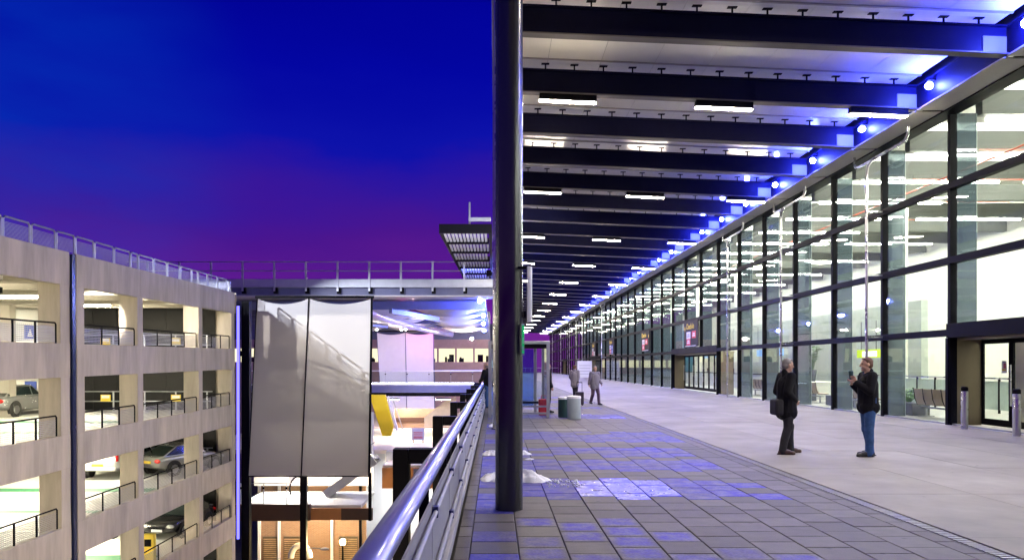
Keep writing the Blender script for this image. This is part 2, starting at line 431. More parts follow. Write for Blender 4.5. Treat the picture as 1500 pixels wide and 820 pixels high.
    def build(s, name, mat, parent=None, loc=(0, 0, 0), smooth=False, bevel=0.0, kind=None, label=None, auto=False):
        o = bpy.data.objects.new(name, s.mesh(name, mat, smooth))
        COL.objects.link(o)
        o.location = loc
        if parent: o.parent = parent
        if kind: o['kind'] = kind
        if label: o['label'] = label
        if bevel:
            bv = o.modifiers.new('bevel', 'BEVEL'); bv.width = bevel; bv.segments = 2; bv.limit_method = 'ANGLE'
        if auto:
            for p in o.data.polygons: p.use_smooth = True
            try:
                o.data.set_sharp_from_angle(angle=R(40))
            except Exception: pass
        return o

def thing(name, label, cat, loc=(0, 0, 0), rotz=0.0, group=None):
    o = bpy.data.objects.new(name, None); COL.objects.link(o)
    o.empty_display_size = 0.2
    o.location = loc; o.rotation_euler = (0, 0, rotz)
    o['label'] = label; o['category'] = cat
    if group: o['group'] = group
    return o
def tag(o, label, cat, group=None):
    o['label'] = label; o['category'] = cat
    if group: o['group'] = group
    return o
def inst(name, mesh, parent=None, loc=(0, 0, 0), rot=(0, 0, 0)):
    o = bpy.data.objects.new(name, mesh); COL.objects.link(o)
    o.location = loc; o.rotation_euler = rot
    if parent: o.parent = parent
    return o
def dup(root, loc, rotz, label, group=None):
    r = root.copy(); COL.objects.link(r); r.location = loc; r.rotation_euler = (0, 0, rotz); r['label'] = label
    if group: r['group'] = group
    for ch in list(root.children):
        c = ch.copy(); COL.objects.link(c); c.parent = r
        for g in ch.children:
            d = g.copy(); COL.objects.link(d); d.parent = c
    return r
def struct(o): o['kind'] = 'structure'; return o
def at(X, Y, d):
    """point seen at photograph pixel X,Y at distance d along the view axis"""
    return Vector(((X - 725.0) * d / 1080.0, d, 1.68 + (535.0 - Y) * d / 1080.0))
ORD = ['first', 'second', 'third', 'fourth', 'fifth', 'sixth', 'seventh', 'eighth', 'ninth', 'tenth', 'eleventh', 'twelfth',
       'thirteenth', 'fourteenth', 'fifteenth', 'sixteenth', 'seventeenth', 'eighteenth', 'nineteenth', 'twentieth']
def text_mesh(txt, size, mat, name='lettering', ext=0.004):
    cu = bpy.data.curves.new(name, 'FONT'); cu.body = txt; cu.size = size; cu.extrude = ext
    cu.align_x = 'LEFT'; cu.align_y = 'BOTTOM'; cu.offset = size * 0.012
    o = bpy.data.objects.new('tmp', cu); COL.objects.link(o)
    dg = bpy.context.evaluated_depsgraph_get()
    me = bpy.data.meshes.new_from_object(o.evaluated_get(dg))
    bpy.data.objects.remove(o); bpy.data.curves.remove(cu)
    me.name = name; me.materials.clear(); me.materials.append(mat)
    return me

BAY = 3.63
FX = 12.9           # facade plane
Y0 = 20.86          # a mullion line
NEAR, FAR = -6, 42  # bay indices relative to Y0
YF = Y0 + BAY * FAR

# ================================================================== THE SETTING
struct(MB().box(-400, 400, -200, 900, -14.6, -14.0).build('ground', mGround))
# terrace base slab (holds everything at terrace level)
terrace = MB().box(-0.62, 12.86, -8, YF + 4, -1.1, -0.05).build('terrace_slab', mJoint); struct(terrace)
struct(MB().box(-0.60, -0.30, -8, YF + 4, -14.0, -1.103).build('terrace_retaining_wall', mConcIn))

# ---- paved strip beside the railing
TW = 0.4424
X0 = 0.215
paving = thing('paved_strip', 'strip of small grey pavers, some with painted blue light, beside the terrace railing', 'pavement', (0, 0, 0))
del paving['label']; del paving['category']; struct(paving)
tile_me = {}
def tile_mesh(kind, w):
    k = (kind, round(w, 3))
    if k not in tile_me:
        g = 0.004
        b = MB(); h = 0.05
        x0, x1, y0, y1 = g, w - g, g, TW - g
        c = 0.006
        b.v += [(x0, y0, -h), (x1, y0, -h), (x1, y1, -h), (x0, y1, -h), (x0, y0, -c), (x1, y0, -c), (x1, y1, -c), (x0, y1, -c),
                (x0 + c, y0 + c, 0), (x1 - c, y0 + c, 0), (x1 - c, y1 - c, 0), (x0 + c, y1 - c, 0)]
        b.f += [(0, 1, 5, 4), (1, 2, 6, 5), (2, 3, 7, 6), (3, 0, 4, 7), (4, 5, 9, 8), (5, 6, 10, 9), (6, 7, 11, 10), (7, 4, 8, 11), (8, 9, 10, 11)]
        tile_me[k] = b.mesh('paver', {'g': mTile, 'b': mTileLightB, 'w': mTileLightW, 'n': mTileLightN}[kind])
    return tile_me[k]
BLUE_LIGHT_BANDS = [(-9, 4.9), (5.3, 6.6), (7.0, 8.0), (9.3, 11.0), (11.9, 13.1), (13.6, 15.2), (16.2, 18.6), (23.4, 25.4), (28.5, 29.8), (33, 35), (38, 39.5)]  # stretches along y where blue light is painted on the pavers
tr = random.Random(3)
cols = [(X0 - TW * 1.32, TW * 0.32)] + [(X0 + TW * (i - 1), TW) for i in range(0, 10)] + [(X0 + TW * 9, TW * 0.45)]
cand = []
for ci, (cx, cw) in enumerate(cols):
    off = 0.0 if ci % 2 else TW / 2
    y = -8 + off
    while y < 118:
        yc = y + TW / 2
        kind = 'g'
        inb = any(a <= yc <= b for a, b in BLUE_LIGHT_BANDS)
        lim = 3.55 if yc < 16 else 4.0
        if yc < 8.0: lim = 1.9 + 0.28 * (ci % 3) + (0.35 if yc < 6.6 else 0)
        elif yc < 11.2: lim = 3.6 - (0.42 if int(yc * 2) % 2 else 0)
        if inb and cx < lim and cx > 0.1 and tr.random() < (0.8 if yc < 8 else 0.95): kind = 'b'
        if ci == 1 and yc < 26: kind = 'b' if tr.random() < 0.8 else 'g'  # row by the railing, painted as lit blue
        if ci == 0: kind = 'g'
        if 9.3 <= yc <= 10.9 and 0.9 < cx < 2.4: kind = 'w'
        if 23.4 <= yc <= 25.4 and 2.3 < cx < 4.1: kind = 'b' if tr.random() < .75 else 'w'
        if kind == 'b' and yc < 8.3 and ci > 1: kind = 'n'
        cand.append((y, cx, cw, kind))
        y += TW
def seen(c):
    y, x, w, k = c
    return y > 4.6
vis = sorted([c for c in cand if seen(c)], key=lambda c: c[0])
near_t, rest_t = vis[:300], vis[300:]
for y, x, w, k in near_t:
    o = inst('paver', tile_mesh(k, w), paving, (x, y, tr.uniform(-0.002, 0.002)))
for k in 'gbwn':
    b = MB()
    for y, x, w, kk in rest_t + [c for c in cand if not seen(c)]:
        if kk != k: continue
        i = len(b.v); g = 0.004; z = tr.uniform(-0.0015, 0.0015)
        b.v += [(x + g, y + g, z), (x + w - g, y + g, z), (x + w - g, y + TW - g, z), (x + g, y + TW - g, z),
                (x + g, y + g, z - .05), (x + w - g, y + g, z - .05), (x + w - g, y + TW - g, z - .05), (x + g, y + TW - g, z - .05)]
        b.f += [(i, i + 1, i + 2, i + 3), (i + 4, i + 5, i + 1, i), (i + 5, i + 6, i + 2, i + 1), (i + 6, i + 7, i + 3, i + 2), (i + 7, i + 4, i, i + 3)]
    if b.v: b.build('distant_pavers', {'g': mTile, 'b': mTileLightB, 'w': mTileLightW, 'n': mTileLightB}[k], paving, kind='stuff')
# a plain floor beyond the pavers and a flush pale strip across them
struct(MB().box(-0.6, 4.42, 119, YF + 4, -0.04, 0.0).build('far_paving', mTile))
MB().box(0.36, 2.4, 19.2, 19.32, -0.02, 0.004).build('edging_strip', M('pale_edging', (0.42, 0.41, 0.38), 0.5), paving)
# slotted drain
drain = struct(MB().box(4.42, 4.60, -8, YF + 4, -0.05, -0.012).build('drain_channel', mDrain))
b = MB()
for i in range(420):
    y = 3.0 + i * 0.075
    b.box(4.44, 4.58, y, y + 0.05, -0.014, -0.003)
b.build('drain_slots', M('drain_bars', (0.16, 0.15, 0.14), 0.5, metal=0.3), drain, kind='stuff')
# smooth forecourt of big slabs
fore = struct(bpy.data.objects.new('forecourt', None)); COL.objects.link(fore)
sx = [4.604, 6.26, 7.92, 9.58, 11.24, 12.86]
slab_cache = {}
y = -7.5; j = 0
while y < 119:
    L = 2.45 if y < 60 else 7.35
    for i in range(5):
        w = sx[i + 1] - sx[i]
        key = (i, L)
        if key not in slab_cache:
            slab_cache[key] = MB().box(0.004, w - 0.004, 0.004, L - 0.004, -0.05, 0.0).mesh('paving_slab', mForecourt)
        inst('paving_slab', slab_cache[key], fore, (sx[i], y, tr.uniform(-0.001, 0.001)))
    y += L; j += 1
MB().box(4.604, 12.86, y, YF + 4, -0.05, 0.0).build('far_slab', mForecourt, fore)

# ================================================================== TERMINAL BUILDING
term = thing('terminal_building', 'long glazed terminal hall with dark frames, lit inside, along the forecourt', 'building', (FX, NEAR * BAY + Y0, 0))
def T(b, name, mat, **k):
    """part of the terminal given in world coordinates"""
    return b.build(name, mat, term, loc=(-FX, -(NEAR * BAY + Y0), 0), **k)
ZR = [0.0, 2.62, 4.66, 6.76, 8.84]
portals = {(-1): (-3, 0), 1: (6, 9), 2: (19, 22), 3: (31, 33)}
prange = [(-4, 0), (6, 9), (19, 22), (31, 33)]
def in_portal(k): return any(a <= k < b for a, b in prange)
# frames
mull = MB().box(-0.06, 0.14, -0.06, 0.06, 0, 8.84).mesh('mullion', mDark)
finm = MB().box(0.15, 0.72, -0.012, 0.012, 0.0, 8.8).mesh('glass_fin', mFin)
fin_edge = MB().box(0.722, 0.735, -0.014, 0.014, 0.0, 8.8).mesh('fin_edge', M('fin_edge_glow', (0.55, 0.62, 0.6), 0.3))
base = Vector((-0, -(NEAR * BAY + Y0), 0))
for k in range(NEAR, FAR + 1):
    yk = Y0 + BAY * k
    lo = 2.85 if any(a < k < b for a, b in prange) else 0.0
    o = inst('mullion', mull if lo == 0 else bpy.data.meshes.get('mullion_short') or MB().box(-0.06, 0.14, -0.06, 0.06, 2.85, 8.84).mesh('mullion_short', mDark), term, (0, yk + base.y, 0))
    if lo == 0:
        f = inst('glass_fin', finm, term, (0, yk + base.y, 0)); inst('fin_edge', fin_edge, f, (0, 0, 0))
    else:
        mm_ = bpy.data.meshes.get('glass_fin_short') or MB().box(0.15, 0.72, -0.012, 0.012, 2.9, 8.8).mesh('glass_fin_short', mFin)
        f = inst('glass_fin', mm_, term, (0, yk + base.y, 0))
pane_me = {}
pb = {}
for r in range(4):
    pane_me[r] = MB().box(0.02, 0.036, 0.05, BAY - 0.05, ZR[r] + 0.05, ZR[r + 1] - 0.07).mesh('glass_pane', mGlass)
for k in range(NEAR, FAR):
    for r in range(4):
        if r == 0 and in_portal(k): continue
        inst('glass_pane', pane_me[r], term, (0, Y0 + BAY * k + base.y, 0))
for r in range(1, 4):
    T(MB().box(FX - 0.085, FX + 0.12, Y0 + NEAR * BAY, YF, ZR[r] - 0.11, ZR[r] + 0.08), 'transom', mDark)
    T(MB().box(FX + 0.15, FX + 0.30, Y0 + NEAR * BAY, YF, ZR[r] + 0.07, ZR[r] + 0.10), 'inner_ledge', mWhite)
T(MB().box(FX - 0.34, FX + 0.16, Y0 + NEAR * BAY, YF, 8.76, 9.15), 'head_rail', mDark)
T(MB().box(FX + 0.0, FX + 0.09, Y0 + NEAR * BAY, YF, 0.0, 0.045), 'sill', mGalv)
# hall
XB = 27.0
T(MB().box(FX - 0.03, XB, Y0 + NEAR * BAY - 1, YF + 1, -1.0, -0.003), 'hall_floor', mIntFloor)
T(MB().box(XB, XB + 0.3, Y0 + NEAR * BAY - 1, YF + 1, 0, 10.2), 'back_wall', mIntWall)
T(MB().box(FX + 0.17, XB, Y0 + NEAR * BAY - 1, YF + 1, 9.75, 9.95), 'hall_ceiling', mIntWall)
T(MB().box(FX + 0.3, XB, Y0 + NEAR * BAY - 1.3, Y0 + NEAR * BAY - 1.0, 0, 9.7), 'end_wall', mIntWall)
T(MB().box(FX + 0.3, XB, YF + 1.0, YF + 1.3, 0, 9.7), 'end_wall', mIntWall)
T(MB().box(FX - 0.1, XB + 0.3, Y0 + NEAR * BAY - 1.3, YF + 1.3, 10.25, 10.5), 'roof', mGalv)
ib = MB().box(FX + 0.8, XB - 0.02, -0.15, 0.15, 8.75, 9.42).mesh('roof_beam', mIntBeam)
sl = MB().box(FX + 1.2, FX + 6.5, 0.24, 0.34, 8.70, 8.76).mesh('ceiling_tube', eInt)
sl2 = MB().box(FX + 7.5, FX + 12.5, 0.24, 0.34, 8.70, 8.76).mesh('ceiling_tube', eInt)
for k in range(NEAR, FAR + 1):
    o = inst('roof_beam', ib, term, (-FX, Y0 + BAY * k + base.y, 0))
    if k % 2 == 0 or k < 14: inst('ceiling_tube', sl, o)
    if k % 2 == 0 and k < 20: inst('ceiling_tube', sl2, o)
# mezzanine wall blocks, columns and low fittings inside
for k in range(NEAR, 24, 3):
    yk = Y0 + BAY * k + 1.2
    T(MB().lathe([(0.32, 0), (0.32, 9.7)], (FX + 5.2, yk, 0), 20), 'hall_column', mIntWall, auto=True)
T(MB().box(20.2, 20.5, Y0 - 7, Y0 + 7, 0, 5.4), 'partition_wall', mIntWall)
T(MB().box(19.0, 19.3, Y0 + 12, Y0 + 38, 0, 4.6), 'partition_wall', M('grey_green_wall', (0.50, 0.55, 0.50), 0.6))
T(MB().box(18.0, 18.2, Y0 + 46, Y0 + 70, 0, 5.0), 'partition_wall', M('teal_wall', (0.05, 0.22, 0.30), 0.6))
T(MB().box(18.0, 18.2, Y0 + 78, Y0 + 130, 0, 5.0), 'partition_wall', M('grey_blue_wall', (0.18, 0.22, 0.28), 0.6))
pp = MB().tube([(FX + 3, Y0 - 10, 8.3), (FX + 3, Y0 + 40, 8.3)], 0.03, 8)
T(pp, 'sprinkler_pipe', M('red_pipe', (0.45, 0.08, 0.05), 0.4))
for k in (0, 1, 2, 3):
    T(MB().bar((FX + 2.0, Y0 + BAY * (k + .5), 8.3), (FX + 8.0, Y0 + BAY * (k + .5), 8.3), 0.03, 0.03), 'sprinkler_branch', M('red_pipe', (0.45, 0.08, 0.05)))
# check-in desks, hanging screens and queue posts deep in the hall
for j in range(9):
    ya = 46.0 + j * 3.3
    d_ = thing('check_in_desk', 'pale check-in desk in the lit hall, %s from the front' % ORD[j], 'desk', (18.2, ya, 0), 0, 'check-in desks')
    MB().box(-0.4, 0.4, 0, 2.6, 0, 1.05).build('counter', mIntWall, d_); MB().box(-0.46, 0.46, -0.05, 2.65, 1.053, 1.10).build('counter_top', mDark, d_)
    MB().box(0.1, 0.16, 0.6, 1.1, 1.103, 1.45).build('monitor', mDark, d_); MB().box(-0.03, 0.03, 0.5, 1.9, 2.3, 2.75).build('desk_screen', E('desk_screen_glow', (0.2, 0.4, 0.8), 1.5), d_)
    for y_ in (0.7, 1.7): MB().box(-0.01, 0.01, y_, y_ + .02, 2.753, 4.3).build('hanger', mDark, d_)
# glass balustrade in the hall
for j in range(12):
    ya = 22.0 + j * 1.25
    T(MB().box(17.6, 17.615, ya + 0.03, ya + 1.20, 0.12, 1.12), 'balustrade_pane', M('greenish_panel', (0.55, 0.66, 0.60), 0.2))
    T(MB().box(17.58, 17.64, ya - 0.03, ya + 0.02, 0, 1.2), 'balustrade_post', mDark)
T(MB().box(17.56, 17.66, 22, 37, 1.2, 1.25), 'balustrade_rail', mSteel)
# entrance portals, set back into the facade
XD = FX + 0.85
for pi, (a, bb) in enumerate(prange):
    ya, yb = Y0 + BAY * a, Y0 + BAY * bb
    p = T(MB().box(FX - 0.10, FX + 0.16, ya - 0.06, yb + 0.06, 2.46, 2.86), 'entrance_portal', mDark)
    def Pp(b, name, mat, **k): return b.build(name, mat, p, **k)
    Pp(MB().box(FX - 0.10, FX + 0.14, yb - 0.02, yb + 0.10, 0, 2.455), 'portal_jamb', mDark)
    Pp(MB().box(FX - 0.10, FX + 0.14, ya - 0.10, ya + 0.02, 0, 2.455), 'portal_jamb', mDark)
    Pp(MB().box(FX + 0.145, XD, yb - 0.02, yb + 0.06, 0, 2.455), 'reveal_panel', mBronze)
    Pp(MB().box(FX + 0.145, XD, ya - 0.06, ya + 0.02, 0, 2.455), 'reveal_panel', mBronze)
    Pp(MB().box(FX + 0.165, XD + 0.1, ya, yb, 2.40, 2.50), 'portal_ceiling', mBronze)
    n = int(round((yb - ya) / 1.21)); w = (yb - ya) / n
    lf = None
    for i in range(n):
        y0 = ya + i * w; y1 = y0 + w
        fr = MB().box(XD, XD + 0.06, y0 + 0.004, y0 + 0.085, 0.02, 2.40).box(XD, XD + 0.06, y1 - 0.085, y1 - 0.004, 0.02, 2.40)
        fr.box(XD + 0.002, XD + 0.058, y0 + 0.086, y1 - 0.086, 0.02, 0.20).box(XD + 0.002, XD + 0.058, y0 + 0.086, y1 - 0.086, 2.28, 2.40)
        Pp(fr, 'door_frame', mDark)
        Pp(MB().box(XD + 0.025, XD + 0.037, y0 + 0.09, y1 - 0.09, 0.20, 2.28), 'door_pane', mGlass)
        if i % 2 == 0:
            Pp(MB().box(XD - 0.05, XD - 0.02, y1 - 0.06, y1 - 0.03, 0.6, 1.7), 'pull_handle', mSteel)
    if pi == 0:   # pale screen behind the nearest leaf
        Pp(MB().box(XD + 1.1, XD + 1.14, yb - 1.6, yb + 0.4, 0, 2.38), 'lobby_screen', M('beige_screen', (0.46, 0.40, 0.30), 0.5))

# poster notice on the nearest visible door leaf
nz = thing('door_notice', 'small white notice with red and yellow bands on the entrance door glass', 'notice', (XD + 0.02, 19.93, 1.47))
MB().box(-0.006, 0.0, -0.10, 0.10, 0, 0.34).build('notice_sheet', mWhiteP, nz)
for z0, z1, mt in ((0.285, 0.315, mGreyP), (0.235, 0.265, mRedP), (0.185, 0.225, mRedP), (0.135, 0.175, mRedP), (0.07, 0.115, mYelP)):
    MB().box(-0.010, -0.0065, -0.075, 0.02 if mt is mRedP else 0.075, z0, z1).build('printed_band', mt, nz)
# bollards before the doors
for i, yy in enumerate((19.5, 17.55)):
    bo = thing('bollard', ['brushed steel bollard with black cap before the nearest glass doors, left of the pair',
                           'brushed steel bollard with black cap at the right edge of the photo'][i], 'bollard', (12.42, yy, 0), 0, 'bollards before the entrance')
    MB().lathe([(0.085, 0), (0.085, 0.98), (0.082, 1.0)], n=20).build('post', mSteel, bo, auto=True)
    MB().lathe([(0.087, 1.003), (0.087, 1.10), (0.06, 1.125)], n=20).build('cap', mDark, bo, auto=True)

# check-in signs
chk = text_mesh('Check-in', 0.52, mYelP)
def checkin(k, label, logos, arrow):
    yk = Y0 + BAY * k
    s = thing('hanging_sign', label, 'sign', (FX - 0.09, yk + 0.1, 2.90), 0, 'check-in signs over the doors')
    MB().box(-0.05, 0.02, 0, BAY - 0.2, 0, 1.68).build('sign_face', mSignDark, s)
    # lettering reads left to right as seen from the forecourt: far end (+y) is left
    rot = Matrix(((0, 0, -1), (-1, 0, 0), (0, 1, 0))).to_euler()
    o = inst('lettering', chk, s, (-0.056, BAY - (0.85 if arrow == 'l' else 0.45), 1.06), rot)
    yy = BAY - 0.45 if arrow == 'l' else 0.42
    if arrow:
        MB().prism([(yy - 0.10, 1.36), (yy + 0.0, 1.36), (yy + 0.0, 1.24), (yy + 0.09, 1.24), (yy - 0.05, 1.06), (yy - 0.19, 1.24), (yy - 0.10, 1.24)], 'x', -0.060, -0.051).build('arrow', mYelP, s)
    for (u, v, m1, m2) in logos:
        l = MB().box(-0.062, -0.051, u, u + 0.95, v, v + 0.46).build('logo_panel', m1, s)
        MB().box(-0.068, -0.0625, u + 0.15, u + 0.8, v + 0.12, v + 0.20).box(-0.068, -0.0625, u + 0.2, u + 0.7, v + 0.25, v + 0.33).build('logo_bars', m2, l)
    MB().box(-0.058, -0.051, 0.5, BAY - 0.6, 0.03, 0.07).build('printed_rule', mWhiteP, s)
checkin(7, 'dark Check-in sign with white and red airline panels, nearest above the dark doors', [(1.75, 0.52, mWhiteP, mGreyP), (0.45, 0.54, mRedP, mWhiteP), (1.75, 0.10, mRedP, mWhiteP)], 'l')
checkin(11, 'dark Check-in sign above plain glass, second nearest, one white and two red panels', [(2.0, 0.52, mWhiteP, mGreyP), (0.75, 0.54, mRedP, mWhiteP), (2.0, 0.10, mRedP, mWhiteP)], 'r')
checkin(16, 'dark Check-in sign with blue and red panels, third from the front', [(2.0, 0.54, mWhiteP, mBlueP), (0.75, 0.52, mBlueP, mWhiteP), (2.0, 0.10, mRedP, mWhiteP), (0.75, 0.1, mBlueP, mWhiteP)], None)
checkin(20, 'dark Check-in sign with pale panels above the farthest visible door', [(2.0, 0.52, mWhiteP, mGreyP), (0.75, 0.1, mWhiteP, mGreyP), (2.0, 0.1, mRedP, mWhiteP)], None)

# ================================================================== CANOPY
SL = 0.49 / 11.2      # fall of the beams towards the building
def cz(x): return 8.84 + (11.85 - x) * SL
canopy = thing('canopy', 'long canopy of black cross beams under a glossy white soffit', 'canopy', (0, 0, 0))
bx0, bx1 = 0.0, 11.80
def sheared(x0, x1, y0, y1, z0, z1):
    return MB().hexa([(x0, y0, cz(x0) + z0), (x1, y0, cz(x1) + z0), (x1, y1, cz(x1) + z0), (x0, y1, cz(x0) + z0),
                      (x0, y0, cz(x0) + z1), (x1, y0, cz(x1) + z1), (x1, y1, cz(x1) + z1), (x0, y1, cz(x0) + z1)])
beam_me = sheared(bx0, bx1, -0.05, 0.05, 0.02, 0.62).mesh('beam', mBeam)
fl_me = sheared(bx0, bx1, -0.13, 0.13, -0.012, 0.019).mesh('beam_flange', mFlange)
ft_me = sheared(bx0, bx1, -0.13, 0.13, 0.621, 0.65).mesh('beam_top_flange', mBeam)
plate_me = sheared(11.25, 11.79, -0.075, -0.052, 0.03, 0.40).mesh('end_plate', M('end_plate_grey', (0.14, 0.14, 0.16), 0.5))
stud_me = MB().box(-0.018, 0.018, -0.018, 0.018, 0, 0.172).box(-0.11, 0.11, -0.05, 0.05, 0.17, 0.19).mesh('stud_bracket', mDark)
KB0, KB1 = -5, 41
YB = 17.06
purlin_me = sheared(bx0, bx1, -0.30, -0.24, 0.845, 0.875).mesh('cover_strip', M('cover_strip', (0.35, 0.33, 0.30), 0.4))
for k in range(KB0, KB1 + 1):
    yk = YB + BAY * k
    bmo = inst('beam', beam_me, canopy, (0, yk, 0))
    inst('beam_flange', fl_me, bmo); inst('beam_top_flange', ft_me, bmo)
    inst('end_plate', plate_me, bmo)
    if k < 14: inst('cover_strip', purlin_me, canopy, (0, yk, 0))
    if -1 <= k < 14:
        x = 0.6
        while x < 11.6:
            inst('stud_bracket', stud_me, bmo, (x, 0, cz(x) + 0.652)); x += 0.815
# soffit panels
pw = 1.475
for k in range(KB0 - 1, KB1 + 1):
    ya = YB + BAY * k
    if -2 <= k < 8:
        for i in range(8):
            xa = bx0 + i * pw
            sheared(xa + 0.006, xa + pw - 0.006, ya + 0.006, ya + BAY - 0.006, 0.88, 0.91).build('soffit_panel', mCeil, canopy)
    else:
        sheared(bx0, bx1, ya + 0.006, ya + BAY - 0.006, 0.88, 0.91).build('soffit_panel', mCeil, canopy)
yA, yE = YB + BAY * (KB0 - 1), YB + BAY * (KB1 + 1)
sheared(bx0, FX, yA, yE, 0.94, 1.05).build('canopy_roof', mGalv, canopy)
MB().box(11.86, 11.92, yA, yE, 8.84, 9.78).build('edge_beam', mBeam, canopy)
MB().box(11.78, 12.02, yA, yE, 9.50, 9.56).build('edge_flange', mBeam, canopy)
MB().box(-0.07, -0.01, yA, yE, cz(0) - 0.02, cz(0) + 1.0).build('outer_fascia', mBlueSteel, canopy)
for k in range(KB0 - 1, KB1 + 1):
    ya = YB + BAY * k
    MB().box(11.80, FX - 0.345, ya + 0.07, ya + BAY - 0.07, 8.80, 8.835).build('eaves_soffit', mSoffit, canopy)
# strip lights hung on every third beam
hous_me = MB().box(-0.80, 0.80, -0.09, 0.09, 0.012, 0.19).mesh('housing', mDark)
diff_me = MB().box(-0.79, 0.79, -0.075, 0.075, -0.012, 0.010).mesh('diffuser', eStrip)
POS = ['nearest the column', 'in the middle of three', 'nearest the glass facade']
n = 0
for k in range(-2, KB1 + 1, 3):
    yk = YB + BAY * k
    for i, x in enumerate((2.04, 6.42, 10.75)):
        if n == 0: lab = 'strip light overhead before the first lit row, ' + POS[i]
        elif n <= 8: lab = 'strip light on the %s lit canopy beam, %s' % (ORD[n - 1], POS[i])
        else: lab = 'strip light on the %s lit canopy beam, %s' % ({9: 'ninth', 10: 'tenth', 11: 'eleventh', 12: 'twelfth', 13: 'thirteenth', 14: 'fourteenth', 15: 'fifteenth', 16: 'sixteenth'}.get(n, 'last'), POS[i])
        s = thing('ceiling_light', lab, 'ceiling light', (x, yk - 0.0, cz(x) - 0.205), 0, 'strip lights under the canopy')
        s.rotation_euler = (0, math.atan(SL), 0)
        inst('housing', hous_me, s); inst('diffuser', diff_me, s)
    n += 1
# blue spotlights along the edge beam, one in each bay
lamp_me = MB().ell((0, 0, 0), (0.095, 0.095, 0.095), 14, 10).mesh('lens', eBlue, True)
brk_me = MB().box(-0.05, 0.16, -0.05, 0.05, 0.135, 0.17).mesh('bracket', mDark)
for k in range(-3, KB1 + 1):
    yk = YB + BAY * (k + 0.77)
    m_ = k + 4
    lab = ('blue spotlight on the canopy edge beam in the %s bay from the front' % ORD[m_ - 4]) if 4 <= m_ <= 18 else \
          ('blue spotlight on the canopy edge beam, far down the row' if m_ > 18 else 'blue spotlight on the canopy edge beam above the camera')
    s = thing('spotlight', lab, 'spotlight', (11.69, yk, 9.2), 0, 'blue spotlights along the canopy edge')
    inst('lens', lamp_me, s); inst('bracket', brk_me, s)
# canopy columns
for i, yy in enumerate((8.64, 19.53, 30.42, 41.31, 52.2, 63.1, 74.0)):
    lab = ['dark round steel column in the foreground beside the railing', 'second round column, half hidden behind the foreground column'][i] if i < 2 else 'round canopy column standing behind the foreground column in line'
    xx = 0.165 if i == 0 else 0.10
    c = thing('column', lab, 'column', (xx, yy, 0), 0, 'canopy columns by the railing')
    MB().lathe([(0.161, 0), (0.161, cz(0.16) - 0.015)], n=40).build('shaft', mColumn if i == 0 else mSteel, c, auto=True)
    if i: MB().lathe([(0.20, 0.002), (0.20, 0.014)], n=40).build('base_ring', mDark, c, auto=True)
    if i == 0:
        MB().box(-0.19, -0.17, -0.02, 0.02, 3.2, cz(0) - 0.2).build('conduit', mGalv, c)
# aerial cover and green sign on the foreground column
ae = thing('antenna_cover', 'white curved cover strapped high on the foreground column', 'equipment cover', (0.165, 8.64, 2.19))
prof = []
for k in range(9):
    a = R(-75 + k * 150 / 8); prof.append((0.195 + 0.075 * math.cos(a), 0.075 * math.sin(a)))
MB().prism(prof, 'z', 0.0, 0.64).build('shell', mWhite, ae, auto=True)
MB().box(0.10, 0.20, -0.175, -0.10, 0.60, 0.625).build('strap', mDark, ae)
MB().box(0.166, 0.20, -0.02, 0.02, 0.05, 0.12).build('bracket', mDark, ae)
gs = thing('exit_sign', 'narrow green sign seen edge-on on the foreground column', 'sign', (0.165, 8.64, 1.80))
MB().box(0.145, 0.172, -0.16, -0.10, 0, 0.36).build('sign_box', mWhite, gs)
MB().box(0.146, 0.171, -0.166, -0.162, 0.02, 0.34).build('sign_glow', mGreenSign, gs)
MB().box(0.15, 0.167, -0.170, -0.1665, 0.05, 0.10).box(0.155, 0.162, -0.170, -0.1665, 0.13, 0.20).build('pictogram', mWhiteP, gs)

# masts with a T-shaped head in front of the facade
def mast_parts(root):
    MB().tube([(0, 0, 0), (0, 0, 8.0)], 0.045, 12).build('pole', mSteel, root, auto=True)
    pts = [(0, 0, 7.95), (0, -0.08, 8.25), (0, -0.35, 8.38), (0, -2.0, 8.40), (0, -2.28, 8.42), (0, -2.42, 8.55), (0, -2.45, 8.78)]
    MB().tube(pts, 0.045, 12).build('top_bar', mSteel, root, auto=True)
    MB().tube([(0, -0.35, 8.37), (0, 0.5, 8.37), (0, 0.75, 8.42), (0, 0.82, 8.55), (0, 0.82, 8.78)], 0.04, 12).build('rear_bar', mSteel, root, auto=True)
    for z in ZR[1:4]:
        MB().box(0.03, 0.52, -0.03, 0.03, z - 0.03, z + 0.02).build('wall_bracket', mSteel, root)
    MB().lathe([(0.10, 0), (0.10, 0.02)], n=20).build('foot_plate', mSteel, root, auto=True)
m0 = thing('mast', 'steel mast with T-shaped top behind the man in jeans', 'mast', (12.30, 24.4, 0), 0, 'steel masts before the facade')
mast_parts(m0)
for yy, lab in ((31.7, 'steel mast with T-shaped top behind the man in the long black coat'), (39.0, 'third steel mast, right of the dark entrance doors'),
                (85.0, 'thin far mast, nearest of the far cluster'), (104.0, 'thin far mast, second of the far cluster'),
                (112, 'thin far mast, third of the far cluster'), (122, 'thin far mast, fourth of the far cluster'),
                (138, 'thin far mast, fifth of the far cluster'), (158, 'thin far mast, last of the far cluster')):
    dup(m0, (12.30, yy, 0), 0, lab)

